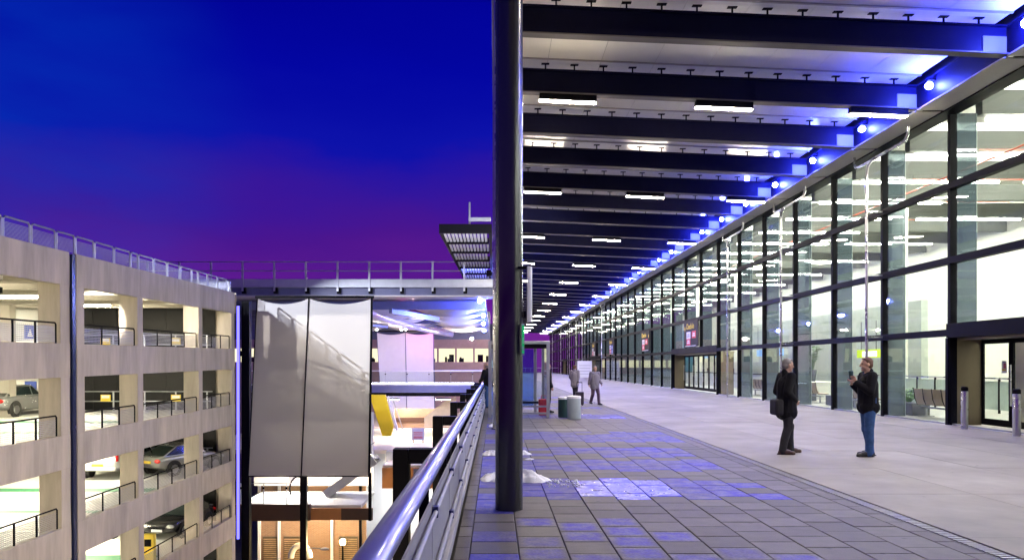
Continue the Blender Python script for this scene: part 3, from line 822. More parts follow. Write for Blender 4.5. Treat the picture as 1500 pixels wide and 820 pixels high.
# ================================================================== TERRACE RAILING
rail = thing('terrace_railing', 'grey metal panel railing with broad handrail along the terrace edge', 'railing', (-0.45, 2, 0))
YR0, YR1 = -6.0, 128.0
hp = []
for k in range(14):
    a = 2 * math.pi * k / 14
    hp.append((-0.045 + 0.075 * math.cos(a), 0.90 + 0.048 * math.sin(a)))
MB().prism(hp, 'y', YR0, YR1).build('handrail', mRailTop, rail, auto=True)
y = YR0; i = 0
post_me = MB().box(-0.05, 0.015, -0.012, 0.012, 0.0, 0.86).mesh('post', mDark)
panel_me = MB().box(0.025, 0.037, 0.012, 1.80, 0.16, 0.80).mesh('panel', mRailPanel)
clamp_me = MB().box(0.036, 0.078, -0.03, 0.03, -0.035, 0.035).mesh('clamp', M('clamp_blue', (0.05, 0.05, 0.16), 0.4, metal=0.4))
yy = 8.30 - 1.815 * 8
while yy < YR1 - 2:
    inst('panel', panel_me, rail, (0, yy, 0))
    p = inst('post', post_me, rail, (0, yy, 0))
    if yy < 45:
        inst('clamp', clamp_me, p, (0, 0, 0.72)); inst('clamp', clamp_me, p, (0, 0, 0.34))
    yy += 1.815
MB().tube([(0.062, YR0, 0.34), (0.062, YR1, 0.34)], 0.017, 10).build('middle_tube', mRailPanel, rail, auto=True)
MB().tube([(0.062, YR0, 0.72), (0.062, YR1, 0.72)], 0.017, 10).build('upper_tube', mRailPanel, rail, auto=True)
MB().box(0.02, 0.075, YR0, YR1, 0.05, 0.15).build('bottom_rail', mRailPanel, rail, bevel=0.01)
MB().box(-0.08, 0.01, YR0, YR1, -0.2, 0.045).build('kerb_angle', mRailPanel, rail)
# black portal brackets outside the railing
fins = [11.1, 18.2, 25.3, 32.4, 39.5, 46.6, 53.7]
for i, yy in enumerate(fins):
    lab = 'black steel bracket frame outside the railing, %s from the front' % ORD[i]
    f = thing('bracket_frame', lab, 'bracket', (-0.64, yy, -1.0), 0, 'black bracket frames outside the railing')
    MB().box(-0.90, -0.66, 0, 0.28, -1.3, 1.42).build('post', mDark, f, bevel=0.008)
    MB().box(-0.657, -0.03, 0.002, 0.278, 1.20, 1.42).build('arm', mDark, f, bevel=0.008)

# ================================================================== SNOW
def snow(label, loc, sx, sy, h, seed):
    r = random.Random(seed); b = MB()
    n, m = 44, 14
    b.v.append((0, 0, h))
    ph = [r.uniform(0, 6.28) for _ in range(6)]
    for j in range(1, m + 1):
        t = j / m
        for k in range(n):
            a = 2 * math.pi * k / n
            rad = t * (1 + 0.22 * math.sin(2 * a + ph[0]) + 0.12 * math.sin(5 * a + ph[1]) + 0.06 * math.sin(9 * a + ph[2]))
            z = h * (1 - t ** 2.2) * (1 + 0.25 * math.sin(4 * a + ph[3] + 3 * t)) + (r.uniform(-1, 1) * h * 0.14 + h * 0.22 * math.sin(11 * t + 3 * a + ph[4]) * math.sin(7 * a + ph[5])) * (1 - t) * t * 2
            if j == m: z = -0.004
            b.v.append((math.cos(a) * rad * sx, math.sin(a) * rad * sy, max(z, -0.004)))
    for k in range(n):
        k2 = (k + 1) % n
        b.f.append((0, 1 + k, 1 + k2))
        for j in range(m - 1):
            b.f.append((1 + j * n + k, 1 + (j + 1) * n + k, 1 + (j + 1) * n + k2, 1 + j * n + k2))
    o = b.build('snow_heap', mSnow, loc=loc, smooth=True)
    tag(o, label, 'snow', 'melting snow heaps')
snow('largest heap of snow beside the foot of the foreground column', (0.38, 10.7, 0), 0.36, 0.22, 0.15, 1)
snow('snow heap between the foreground column and the railing', (-0.02, 10.9, 0), 0.20, 0.2, 0.08, 2)
snow('small flat snow heap behind the largest heap', (0.50, 14.0, 0), 0.16, 0.18, 0.06, 3)
snow('small snow heap behind the column on the railing side', (-0.06, 13.9, 0), 0.16, 0.2, 0.07, 4)
snow('tiny snow patch beyond the heaps, right of the column', (0.52, 17.2, 0), 0.12, 0.15, 0.025, 5)
snow('thin snow patch near the railing, farthest back', (-0.05, 20.5, 0), 0.15, 0.3, 0.05, 6)
snow('flake of snow on the pavers nearest the small heap', (0.62, 13.2, 0), 0.07, 0.07, 0.02, 8)
o = None
b = MB(); r = random.Random(5)
for _ in range(60):
    x = r.uniform(0.75, 1.2); y_ = r.uniform(10.2, 10.8); s_ = r.uniform(0.008, 0.022)
    b.ell((x, y_, s_ * 0.4), (s_, s_, s_ * 0.8), 6, 4)
o = b.build('snow_crumbs', mSnow, kind='stuff', label='crumbs of snow and ice scattered beside the largest snow heap')

# ================================================================== CAR PARK
CPX, CPY, CPZ = -13.6, 20.0, -14.0
cp = thing('car_park', 'multi-storey concrete car park with open lit decks and slatted roof railing', 'car park', (CPX, CPY, CPZ))
cp.rotation_euler = (0.012, 0, 0)      # its decks fall gently, as built
def C(b, name, mat, parent=None, **k):
    return b.build(name, mat, parent or cp, loc=(-CPX, -CPY, -CPZ) if parent is None else (0, 0, 0), **k)
YE = 38.75
TOPS = [5.25, 2.33, -0.57, -3.47, -6.37, -9.27, -12.17]
segs = [(12.0, 15.9), (15.905, 19.8), (19.805, 23.80), (24.20, 28.50), (28.508, 34.30), (34.308, YE)]
colsY = [(15.7, 16.1), (19.6, 20.0), (23.30, 23.79), (24.21, 24.65), (28.28, 28.72), (34.08, 34.52), (38.28, YE - 0.01)]
for li, zt in enumerate(TOPS):
    for (a, bb) in segs:
        C(MB().box(CPX - 0.22, CPX, a, bb, zt - 1.07, zt), 'spandrel', mConc, bevel=0.012)
    # slab with beams below
    s = C(MB().box(-42, CPX - 0.225, 10, YE - 0.02, zt - 0.62, zt - 0.30), 'deck_slab', mDeck)
    for yb in [11.5 + 2.45 * i for i in range(11)]:
        C(MB().box(-42, CPX - 0.24, yb - 0.12, yb + 0.12, zt - 0.98, zt - 0.623), 'deck_beam', mConcIn)
    if li < 6:
        for (a, bb) in colsY:
            z1, z0 = zt - 1.072, TOPS[li + 1] + 0.002
            C(MB().box(CPX - 0.72, CPX - 0.012, a, bb, z0 - (0.3 if True else 0), z1 + 0.08), 'column', mConcIn if False else mConc, bevel=0.012)
        for (a, bb) in colsY[2:]:
            C(MB().box(CPX - 9.2, CPX - 8.7, a, bb, TOPS[li + 1] - 0.3, zt - 0.62), 'inner_column', mConcIn)
# pilaster strips flush with the face over the spandrels, and the blue joint pipe
C(MB().box(CPX - 0.06, CPX + 0.018, 23.905, 24.095, -14, 5.2), 'joint_pipe', M('joint_pipe_blue', (0.03, 0.04, 0.11), 0.25, metal=0.5))
C(MB().box(CPX - 0.30, CPX - 0.10, 23.80, 24.20, -14, 5.15), 'joint_backing', mConcIn)
# end wall: black cladding inside the decks, concrete outside
C(MB().box(-42, CPX - 0.23, YE + 0.0, YE + 0.2, -14, 5.25), 'end_wall', mConc)
C(MB().box(-42, CPX, YE + 0.205, YE + 0.23, 4.18, 5.25), 'end_parapet', mConc)
for li in range(1, 6):
    for i in range(7):
        x1 = CPX - 1.0 - i * 1.28
        C(MB().box(x1 - 1.268, x1, YE - 0.06, YE - 0.022, TOPS[li] - 0.29, TOPS[li - 1] - 0.63), 'cladding_panel', mClad)
    C(MB().box(-42, CPX - 10.2, YE - 0.1, YE - 0.022, TOPS[li] - 0.29, TOPS[li - 1] - 0.63), 'inner_wall', mIntWall)
    # barrier with yellow notices before the end wall
    zf = TOPS[li] - 0.30
    g = MB()
    for z in (0.5, 1.0): g.tube([(CPX - 9.6, YE - 0.75, zf + z), (CPX - 0.9, YE - 0.75, zf + z)], 0.03, 8)
    for i in range(6): g.box(CPX - 1.2 - i * 1.6, CPX - 1.14 - i * 1.6, YE - 0.78, YE - 0.72, zf, zf + 1.0)
    gb = C(g, 'crash_barrier', mGalv)
    if li < 3:
        for px_ in (CPX - 6.6, CPX - 3.0):
            MB().box(px_, px_ + 0.50, YE - 0.81, YE - 0.79, zf + 0.50, zf + 0.84).build('yellow_notice', mYelP, gb)
            MB().box(px_ + 0.05, px_ + 0.45, YE - 0.818, YE - 0.812, zf + 0.66, zf + 0.80).build('notice_text_block', mWhiteP, gb)
C(MB().box(-42.3, -42, 10, YE, -14, 5), 'back_wall', mConcIn)
# blue parking pictogram sign on the white wall
for li in (1, 2):
    sg = C(MB().box(CPX - 10.9, CPX - 10.3, YE - 0.16, YE - 0.12, TOPS[li] + 0.5, TOPS[li] + 1.2), 'level_sign', mBlueP)
    MB().prism([(CPX - 10.75, TOPS[li] + 0.62), (CPX - 10.45, TOPS[li] + 0.62), (CPX - 10.6, TOPS[li] + 1.05)], 'y', YE - 0.168, YE - 0.162).build('white_triangle', mWhiteP, sg)
# deck lights
tube_me = MB().box(-0.07, 0.07, -1.3, 1.3, 0, 0.05).mesh('deck_light', eCarPark)
for li in range(1, 6):
    zc = TOPS[li - 1] - 0.99
    for xx in (CPX - 5.2, CPX - 12.0):
        for yb in (14.0, 18.9, 23.9, 28.8, 33.7):
            if xx < CPX - 10 and yb < 23: continue
            inst('deck_light', tube_me, cp, (xx - CPX, yb - CPY, zc - CPZ - 0.07), (0, 0, R(90)))
    C(MB().box(CPX - 0.98, CPX - 0.80, 21.5, 21.8, zc - 0.1, zc + 0.25), 'signal_box', mWhite)
# green painted strips on the decks
for li in range(2, 5):
    zf = TOPS[li] - 0.30
    C(MB().box(CPX - 12, CPX - 0.9, 31.2, 32.0, zf + 0.001, zf + 0.005), 'painted_strip', mGreen)
    C(MB().box(CPX - 12, CPX - 0.9, 30.9, 31.05, zf + 0.001, zf + 0.005), 'painted_line', mWhitePaint)
    C(MB().box(CPX - 12, CPX - 0.9, 27.0, 27.4, zf + 0.001, zf + 0.005), 'painted_strip', mGreen)
# opening railings: rounded posts, dark frame and mesh
mMesh = M('mesh_panel', (0.38, 0.38, 0.36), 0.5, metal=0.5)
def guard(parent_fn, y0, y1, zb, h, matf, matm, n, pitch, x):
    """one guard rail between two columns, split into framed panels"""
    w = (y1 - y0) / n
    fr = MB()
    fr.tube([(x, y0, zb), (x, y0, zb + h - 0.05), (x, y0 + 0.05, zb + h), (x, y1 - 0.05, zb + h), (x, y1, zb + h - 0.05), (x, y1, zb)], 0.026, 8)
    for i in range(1, n): fr.box(x - 0.022, x + 0.022, y0 + i * w - 0.022, y0 + i * w + 0.022, zb, zb + h - 0.02)
    f = C(fr, 'guard_rail', matf)
    for i in range(n):
        m = MB(); a, bb = y0 + i * w + 0.05, y0 + (i + 1) * w - 0.05
        z = zb + 0.05
        while z < zb + h - 0.10:
            m.box(x - 0.004, x + 0.004, a, bb, z, z + pitch * 0.42); z += pitch
        j = a
        while j < bb:
            m.box(x - 0.006, x - 0.0045, j, j + 0.008, zb + 0.05, zb + h - 0.08); j += 0.09
        m.build('mesh_infill', matm, f)
    return f
for li in range(1, 6):
    zb = TOPS[li] + 0.002
    for (a, bb, n) in ((16.2, 19.5, 3), (20.1, 23.2, 3), (24.72, 28.2, 3), (28.8, 34.0, 4), (34.6, 38.2, 3)):
        guard(C, a, bb, zb, 0.64, mDark, mMesh, n, 0.055, CPX - 0.10)
# roof railing
yy = 12.0
stops = [13.4, 14.62, 15.84, 17.06, 18.28, 19.5, 20.7, 21.95, 23.2, 24.25, 25.4, 26.7, 27.9, 28.5, 29.8, 31.0, 32.3, 33.5, 34.2, 35.3, 36.6, 37.9]
mSlat = M('roof_rail_slat', (0.40, 0.41, 0.46), 0.45, metal=0.5)
for i in range(len(stops) - 1):
    a, bb = stops[i] + 0.02, stops[i + 1] - 0.02
    zb = TOPS[0] + 0.002; h = 0.58; x = CPX - 0.08
    fr = MB().tube([(x, a + 0.02, zb), (x, a + 0.02, zb + h - 0.07), (x, a + 0.09, zb + h), (x, bb - 0.09, zb + h), (x, bb - 0.02, zb + h - 0.07), (x, bb - 0.02, zb)], 0.032, 8)
    f = C(fr, 'roof_rail_frame', mGalv)
    m = MB(); z = zb + 0.03
    while z < zb + h - 0.12:
        m.hexa([(x - 0.012, a + 0.05, z), (x + 0.006, a + 0.05, z + 0.004), (x + 0.006, bb - 0.05, z + 0.004), (x - 0.012, bb - 0.05, z),
                (x - 0.012, a + 0.05, z + 0.007), (x + 0.006, a + 0.05, z + 0.011), (x + 0.006, bb - 0.05, z + 0.011), (x - 0.012, bb - 0.05, z + 0.007)])
        z += 0.036
    m.build('mesh_infill', mSlat, f)
# railing round the end of the roof
for i in range(8):
    x1 = CPX - 0.25 - i * 1.25; x0 = x1 - 1.2; zb = TOPS[0] + 0.002; y_ = YE + 0.12
    fr = MB().tube([(x1, y_, zb), (x1, y_, zb + 0.58), (x0, y_, zb + 0.58), (x0, y_, zb)], 0.026, 8)
    f = C(fr, 'roof_rail_frame', mGalv)
    m = MB(); z = zb + 0.03
    while z < zb + 0.5:
        m.box(x0 + 0.05, x1 - 0.05, y_ - 0.005, y_ + 0.005, z, z + 0.014); z += 0.036
    m.build('mesh_infill', mSlat, f)
# floodlight mast on the roof deck: throws the parapet's shadow on the fabric screen
fl = thing('floodlight_mast', 'tall floodlight mast on the roof deck of the car park', 'floodlight', (-22, 20.3, 4.95))
MB().tube([(0, 0, 0), (0, 0, 6.7)], 0.12, 12, r1=0.07).build('pole', mGalv, fl, auto=True)
MB().box(-0.3, 0.1, -0.3, 0.3, 6.7, 7.05).build('lamp_housing', mDark, fl)
ld = bpy.data.lights.new('floodlight', 'SPOT'); ld.energy = 40000; ld.color = (0.86, 0.90, 1.0); ld.spot_size = R(34); ld.spot_blend = 0.4; ld.shadow_soft_size = 0.05
lo = bpy.data.objects.new('floodlight_beam', ld); COL.objects.link(lo); lo.parent = fl; lo.location = (0.25, 0.35, 6.85)
tgt = Vector((-10.5, 41, 1.5)) - (Vector((-22, 20.3, 4.95)) + Vector(lo.location))
lo.rotation_euler = tgt.to_track_quat('-Z', 'Y').to_euler()

# ================================================================== CARS
def car(name, label, cat, loc, rotz, paint, L=4.5, W=1.8, H=1.45, van=False):
    root = thing(name, label, cat, loc, rotz)
    hw = W / 2
    b = MB(); n = 0
    if van:
        st = [(-L/2, .93, .95, .50), (-L/2 + .12, 1.0, 1.05, .40), (-L/2 + 1.2, 1, 1.08, .22), (0, 1, 1.08, .20), (L/2 - 1.2, 1, 1.05, .20), (L/2 - .5, .97, .98, .22), (L/2 - .1, .88, .85, .30), (L/2, .75, .70, .42)]
        cab = [(-L/2 + .06, 1.0), (-L/2 + .18, H - .04), (L/2 - 2.0, H), (L/2 - .95, 1.02)]
    else:
        st = [(-L/2, .80, .78, .48), (-L/2 + .12, .92, .92, .36), (-L/2 + .6, .98, .97, .24), (-L/4, 1, .98, .2), (0, 1, .96, .2), (L/4, 1, .95, .2), (L/2 - .75, .98, .92, .22), (L/2 - .28, .92, .80, .26), (L/2 - .05, .80, .68, .34), (L/2, .68, .60, .42)]
        cab = [(-L/2 + .28, .91), (-L/2 + 1.15, H - .06), (-.05, H), (.35, H - .03), (L/2 - 1.15, .92)]
    for (y, k, zt, zb) in st:
        w = hw * k
        ring = [(-w * .86, zb), (-w * .97, zb + .12), (-w, zb + (zt - zb) * .5), (-w * .985, zt - .12), (-w * .93, zt - .03), (-w * .70, zt + .02), (0, zt + .045)]
        ring = ring + [(-x, z) for x, z in reversed(ring[:-1])]
        n = len(ring)
        b.v += [(x, y, z) for x, z in ring]
    for i in range(len(st) - 1):
        for k in range(n - 1):
            b.f.append((i * n + k, i * n + k + 1, (i + 1) * n + k + 1, (i + 1) * n + k))
        b.f.append((i * n + n - 1, i * n, (i + 1) * n, (i + 1) * n + n - 1))
    b.f.append(tuple(range(n))); b.f.append(tuple((len(st) - 1) * n + k for k in reversed(range(n))))
    body = b.build('body', paint, root, smooth=True)
    ss = body.modifiers.new('sub', 'SUBSURF'); ss.levels = 1; ss.render_levels = 1
    # cabin
    kb, kt = (.95, .86) if van else (.90, .70)
    c = MB(); m = len(cab); roof_z = max(z for _, z in cab)
    for sgn in (-1, 1):
        for y, z in cab:
            t = (z - .92) / (roof_z - .92); w = hw * (kb + (kt - kb) * max(0, t))
            c.v.append((sgn * w, y, z))
    c.f.append(tuple(range(m))); c.f.append(tuple(m + k for k in reversed(range(m))))
    for k in range(m):
        k2 = (k + 1) % m; c.f.append((k, k2, m + k2, m + k))
    cb = c.build('cabin', paint, root, bevel=0.05)
    # windows
    def wq(pts, off, nm='window'):
        P = [Vector(p) for p in pts]; nn = (P[1] - P[0]).cross(P[2] - P[0]).normalized()
        if nn.dot(Vector(off)) < 0: nn = -nn
        w = MB(); w.v = [tuple(p + nn * .006) for p in P] + [tuple(p - nn * .01) for p in P]
        q = len(P); w.f = [tuple(range(q)), tuple(q + k for k in reversed(range(q)))] + [(k, (k + 1) % q, q + (k + 1) % q, q + k) for k in range(q)]
        w.build(nm, mCarGlass, root)
    def P3(sg, y, z):
        t = (z - .92) / (roof_z - .92); return (sg * hw * (kb + (kt - kb) * max(0, t)), y, z)
    yr0, zr0 = cab[0]; yr1, zr1 = cab[1]; yf0, zf0 = cab[-1]; yf1, zf1 = cab[-2]
    def lerp(a, b_, t): return a + (b_ - a) * t
    zlo, zhi = .98, roof_z - .09
    for sg in (-1, 1):
        fy = lambda z: lerp(yf0, yf1, (z - zf0) / (zf1 - zf0))
        ry = lambda z: lerp(yr0, yr1, (z - zr0) / (zr1 - zr0))
        mid = .15 if not van else L/2 - 1.9
        wq([P3(sg, mid + .04, zlo), P3(sg, fy(zlo) - .16, zlo), P3(sg, fy(zhi) - .10, zhi), P3(sg, mid + .04, zhi)], (sg, 0, 0))
        if not van: wq([P3(sg, ry(zlo) + .05, zlo), P3(sg, mid - .04, zlo), P3(sg, mid - .04, zhi), P3(sg, ry(zhi) + .06, zhi)], (sg, 0, 0))
    f = .88
    for (y0, z0, y1, z1, o_) in ((yf0, zf0, yf1, zf1, (0, 1, .5)), (yr0, zr0, yr1, zr1, (0, -1, .5))):
        pts = []
        for t, sg in ((.10, -1), (.10, 1), (.90, 1), (.90, -1)):
            y, z = lerp(y0, y1, t), lerp(z0, z1, t); q = P3(sg, y, z); pts.append((q[0] * f, y, z))
        wq(pts, o_, 'windscreen' if o_[1] > 0 else 'rear_window')
    # wheels
    wr = .33
    ty = MB().tube([(-.11, 0, 0), (.11, 0, 0)], wr, 22).mesh('wheel', mTyre); rm = MB().lathe([(.21, -.0), (.20, .02), (.06, .005)], n=10)
    rme = rm.mesh('rim', mRim)
    arch = MB().tube([(-.02, 0, 0), (.02, 0, 0)], wr + .07, 22).mesh('wheel_arch', mTyre)
    for y in (-L * .29, L * .31):
        for sg in (-1, 1):
            inst('wheel_arch', arch, root, (sg * (hw * .985), y, wr + .01))
            w = inst('wheel', ty, root, (sg * (hw - .085), y, wr))
            inst('rim', rme, w, (sg * .111, 0, 0), (0, sg * R(90), 0))
    # lights, plates, mirrors
    zl = .72 if not van else .95
    for sg in (-1, 1):
        MB().ell((sg * hw * .66, L/2 - .12, .64), (.20, .13, .09), 12, 8).build('headlight', mHead, root, smooth=True)
        if van: MB().box(sg * hw * .93 - .05, sg * hw * .93 + .05, -L/2 - .03, -L/2 + .1, .85, 1.25).build('tail_light', mTail, root, bevel=.02)
        else: MB().ell((sg * hw * .74, -L/2 + .07, .74), (.20, .09, .10), 12, 8).build('tail_light', mTail, root, smooth=True)
        MB().ell((sg * (hw + .07), L/2 - 1.55 if not van else L/2 - 1.2, 1.0), (.10, .06, .07), 10, 6).build('wing_mirror', paint, root, smooth=True)
    MB().box(-.26, .26, -L/2 - .035, -L/2 + .02, .62, .74).build('number_plate', mYelP, root)
    MB().box(-.26, .26, L/2 - .02, L/2 + .03, .40, .52).build('number_plate', mWhiteP, root)
    MB().box(-.42, .42, L/2 - .10, L/2 + .008, .53, .63).build('grille', mDark, root)
    if van: MB().box(-hw * .9, hw * .9, -L/2 - .05, -L/2 + .05, .42, .58).build('bumper', paint, root, bevel=.03)
    return root
pSilver = M('silver_paint', (0.50, 0.51, 0.50), 0.25, metal=0.6, var=0.03, coat=0.5)
pWhiteV = M('white_paint', (0.72, 0.72, 0.70), 0.3, var=0.03, coat=0.4)
pBlack = M('black_paint', (0.03, 0.03, 0.033), 0.2, metal=0.4, var=0.03, coat=0.6)
pGrey = M('grey_paint', (0.42, 0.42, 0.40), 0.25, metal=0.6, var=0.03, coat=0.5)
def zf(li, y): return TOPS[li] - 0.30 + 0.012 * (y - CPY) - 0.002
car('parked_car', 'silver saloon parked on the second deck, seen from its rear right side', 'car', (-23.1, 35.4, zf(2, 35.4)), 0, pSilver, L=4.2)
car('parked_van', 'white van with yellow rear plate parked on the third deck', 'van', (-18.25, 36.1, zf(3, 36.1)), 0, pWhiteV, L=4.5, W=1.9, H=1.95, van=True)
car('parked_car', 'silver grey car parked right of the white van on the third deck', 'car', (-15.5, 36.6, zf(3, 36.6)), R(-30), pGrey, L=3.9)
car('parked_car', 'shiny black hatchback facing out beside the yellow post on the fourth deck', 'car', (-15.55, 36.4, zf(4, 36.4)), R(180 - 6), pBlack, L=4.1, W=1.8, H=1.5)
car('parked_car', 'dark car left of the black hatchback, only its bumper showing', 'car', (-18.9, 36.3, zf(4, 36.3)), R(180), pBlack, L=4.3)
tp = thing('ticket_post', 'yellow post box behind the guard rail of the fourth deck', 'post', (-14.35, 30.6, zf(4, 30.6)))
MB().box(-0.24, 0.24, -0.12, 0.12, 0, 1.25).build('housing', mYelP, tp, bevel=0.03)
MB().box(-0.14, 0.14, -0.135, -0.122, 0.75, 1.05).build('front_panel', mDark, tp)

# ================================================================== FABRIC SCREENS
def screen(label, tl, tm, trr, bl, bm_, br, d, mat, seam, sag, group=None):
    """tensioned fabric panels between leaning posts; corners given as photograph points at distance d"""
    c = at((bl[0] + br[0]) / 2, bl[1], d)
    root = thing('fabric_screen', label, 'fabric screen', c, 0, group)
    def W(p): return at(p[0], p[1], d) - c
    for (A, B, Cc, D) in ((tl, tm, bm_, bl), (tm, trr, br, bm_)):
        a, b_, c_, d_ = W(A), W(B), W(Cc), W(D); n, m = 16, 12
        mb = MB()
        for side in (0, 1):
            for j in range(m + 1):
                v = j / m
                for i in range(n + 1):
                    u = i / n
                    top = a.lerp(b_, u) - Vector((0, 0, sag * 4 * u * (1 - u))); bot = d_.lerp(c_, u)
                    p = bot.lerp(top, v); p.y += 0.10 * math.sin(math.pi * u) * math.sin(math.pi * v) + side * 0.012
                    mb.v.append(tuple(p))
            o = side * (n + 1) * (m + 1)
            for j in range(m):
                for i in range(n):
                    q = o + j * (n + 1) + i
                    mb.f.append((q, q + 1, q + n + 2, q + n + 1))
        mb.build('fabric_panel', mat, root, smooth=True)
    f = MB()
    f.bar(W((tl[0] - 3, tl[1] - 2)), W((trr[0] + 3, trr[1] - 2)), 0.12, 0.14)
    f.build('top_bar', mDark, root)
    for A, B, w in ((trr, br, 0.13), (tm, bm_, 0.07), (tl, bl, 0.06)):
        p, q = W(A), W(B); p.y -= 0.05; q.y -= 0.05
        MB().tube([p, q], w / 2, 8).build('seam_post' if A is tm else 'side_post', seam, root, auto=True)
    MB().bar(W(bl), W(br), 0.08, 0.06).build('bottom_bar', mDark, root)
    return root
screen('tall grey fabric screen of two panels beside the car park, crossed by a stair-like shadow', (377, 437), (452.5, 437), (545, 437), (364, 697), (441.5, 697), (541, 697), 41.0, mFabric, mDark, 0.32)
screen('white fabric screen of two panels far back, lit pink, above the footbridge', (552, 487), (594, 487), (635, 487), (559, 606), (596, 606), (637, 606), 82.0, mFabricW, mBlueSteel, 0.25)
# posts running on below the tall screen, and the big black post at its left
for (X, Ya, Yb, d, w, lab) in ((542, 692, 762, 40.9, 0.16, 'dark post below the right edge of the tall grey fabric screen'), (445, 697, 860, 40.9, 0.34, 'dark post below the seam of the tall grey fabric screen')):
    a, b_ = at(X, Ya, d), at(X, Yb, d)
    o = MB().box(-w / 2, w / 2, -w / 2, w / 2, 0, a.z - b_.z).build('post', mDark, loc=b_)
    tag(o, lab, 'post')
bp = thing('black_mast', 'tall black steel post between the car park and the fabric screen', 'post', (-14.05, 41.7, -14))
MB().box(-0.22, 0.22, -0.2, 0.2, 0, 19.3).build('shaft', mDark, bp)
MB().box(-0.36, 0.0, -0.24, -0.2, 16.2, 16.5).build('collar', mDark, bp)
bt = thing('blue_tube_light', 'vertical blue tube light at the corner of the car park', 'light', (-14.35, 41.2, -10))
MB().box(-0.06, 0.06, -0.05, 0.05, 2.0, 15.0).build('tube', eBlueTube, bt)
MB().box(-0.08, 0.08, 0.055, 0.12, 1.9, 15.1).build('backing', mDark, bt)

# ================================================================== HIGH WALKWAY, LOUVRE, FOOTBRIDGE
hw_ = thing('high_walkway', 'steel walkway with thin railings crossing from the car park roof to the canopy', 'walkway', (-10.5, 48, 6.2))
def H(b, name, mat, **k): return b.build(name, mat, hw_, loc=(10.5, -48, -6.2), **k)
H(MB().box(-24, -0.1, 48, 50.0, 6.75, 7.30), 'edge_girder', mGalv, bevel=0.02)
H(MB().box(-24, -0.1, 48.2, 49.8, 6.25, 6.747), 'lower_girder', mBlueSteel)
H(MB().box(-24, -0.1, 48.1, 49.9, 6.16, 6.247), 'soffit_strip', M('pale_soffit_strip', (0.5, 0.47, 0.5), 0.5))
for z in (8.42, 7.83):
    H(MB().tube([(-24, 48.05, z), (-0.1, 48.05, z)], 0.03, 8), 'rail_tube', mGalv, auto=True)
for i in range(12):
    x = -22.6 + i * 2.06
    H(MB().box(x - 0.06, x + 0.06, 47.93, 47.995, 6.5, 8.45), 'rail_post', mGalv)
    H(MB().box(x - 0.05, x + 0.20, 47.97, 48.19, 6.35, 6.74), 'post_gusset', mDark)
lv = thing('louvre_awning', 'slatted white louvre awning left of the column, high above the railing', 'louvre', (-1.4, 36, 8.25))
def Lv(b, name, mat, **k): return b.build(name, mat, lv, loc=(1.4, -36, -8.25), **k)
Lv(MB().box(-2.72, -0.15, 35.85, 36.0, 8.1, 8.55), 'front_beam', mDark)
Lv(MB().bar((-2.66, 36.0, 8.25), (-2.26, 56, 8.25), 0.10, 0.30), 'side_beam', mDark)
Lv(MB().box(-0.30, -0.15, 36.0, 56, 8.1, 8.5), 'side_beam', mDark)
for j in range(6):
    ya = 36.1 + j * 3.3
    Lv(MB().box(-2.6 + 0.02 * (ya - 36), -0.32, ya + 3.1, ya + 3.24, 8.13, 8.45), 'cross_beam', mDark)
    for i in range(12):
        x0 = -2.56 + i * 0.185 + 0.02 * (ya - 36)
        if x0 > -0.45: continue
        Lv(MB().hexa([(x0, ya + 0.05, 8.22), (x0 + 0.12, ya + 0.05, 8.24), (x0 + 0.12, ya + 3.05, 8.24), (x0, ya + 3.05, 8.22),
                      (x0, ya + 0.05, 8.24), (x0 + 0.12, ya + 0.05, 8.26), (x0 + 0.12, ya + 3.05, 8.26), (x0, ya + 3.05, 8.24)]), 'slat', mWhite)
Lv(MB().tube([(-1.25, 36.3, 8.55), (-1.25, 36.3, 9.7)], 0.05, 8).box(-1.3, -0.2, 36.25, 36.35, 8.75, 8.95), 'guard_post', mGalv)
fb = thing('footbridge', 'blue steel footbridge with glass balustrade crossing behind the fabric screen', 'footbridge', (-10, 66, -1.1))
def F(b, name, mat, **k): return b.build(name, mat, fb, loc=(10, -66, 1.1), **k)
F(MB().box(-22, -0.65, 66, 69, -0.12, 0.0), 'deck', mDeck)
F(MB().box(-22, -0.65, 66.0, 66.2, -0.75, -0.124), 'girder', mBlueSteel)
F(MB().box(-22, -0.65, 66.1, 66.3, -1.08, -0.754), 'lower_girder', mDark)
for i in range(11):
    x = -21.5 + i * 1.95
    F(MB().box(x + 0.02, x + 1.92, 66.0, 66.012, 0.06, 1.10), 'glass_pane', mClear)
    F(MB().box(x - 0.02, x + 0.015, 65.97, 66.03, 0.0, 1.16), 'post', mGalv)
    F(MB().box(x - 0.05, x + 0.05, 65.95, 65.985, 0.85, 0.95), 'clamp', mDark)
F(MB().box(-22, -0.65, 65.98, 66.06, 1.16, 1.24), 'handrail', mWhite)
F(MB().box(-19, -1.5, 68.3, 68.45, 0.004, 0.06), 'added_uplight', E('added_uplight_glow', (0.86, 0.78, 1.0), 26))  # added glowing strip that brightens the fabric sails above

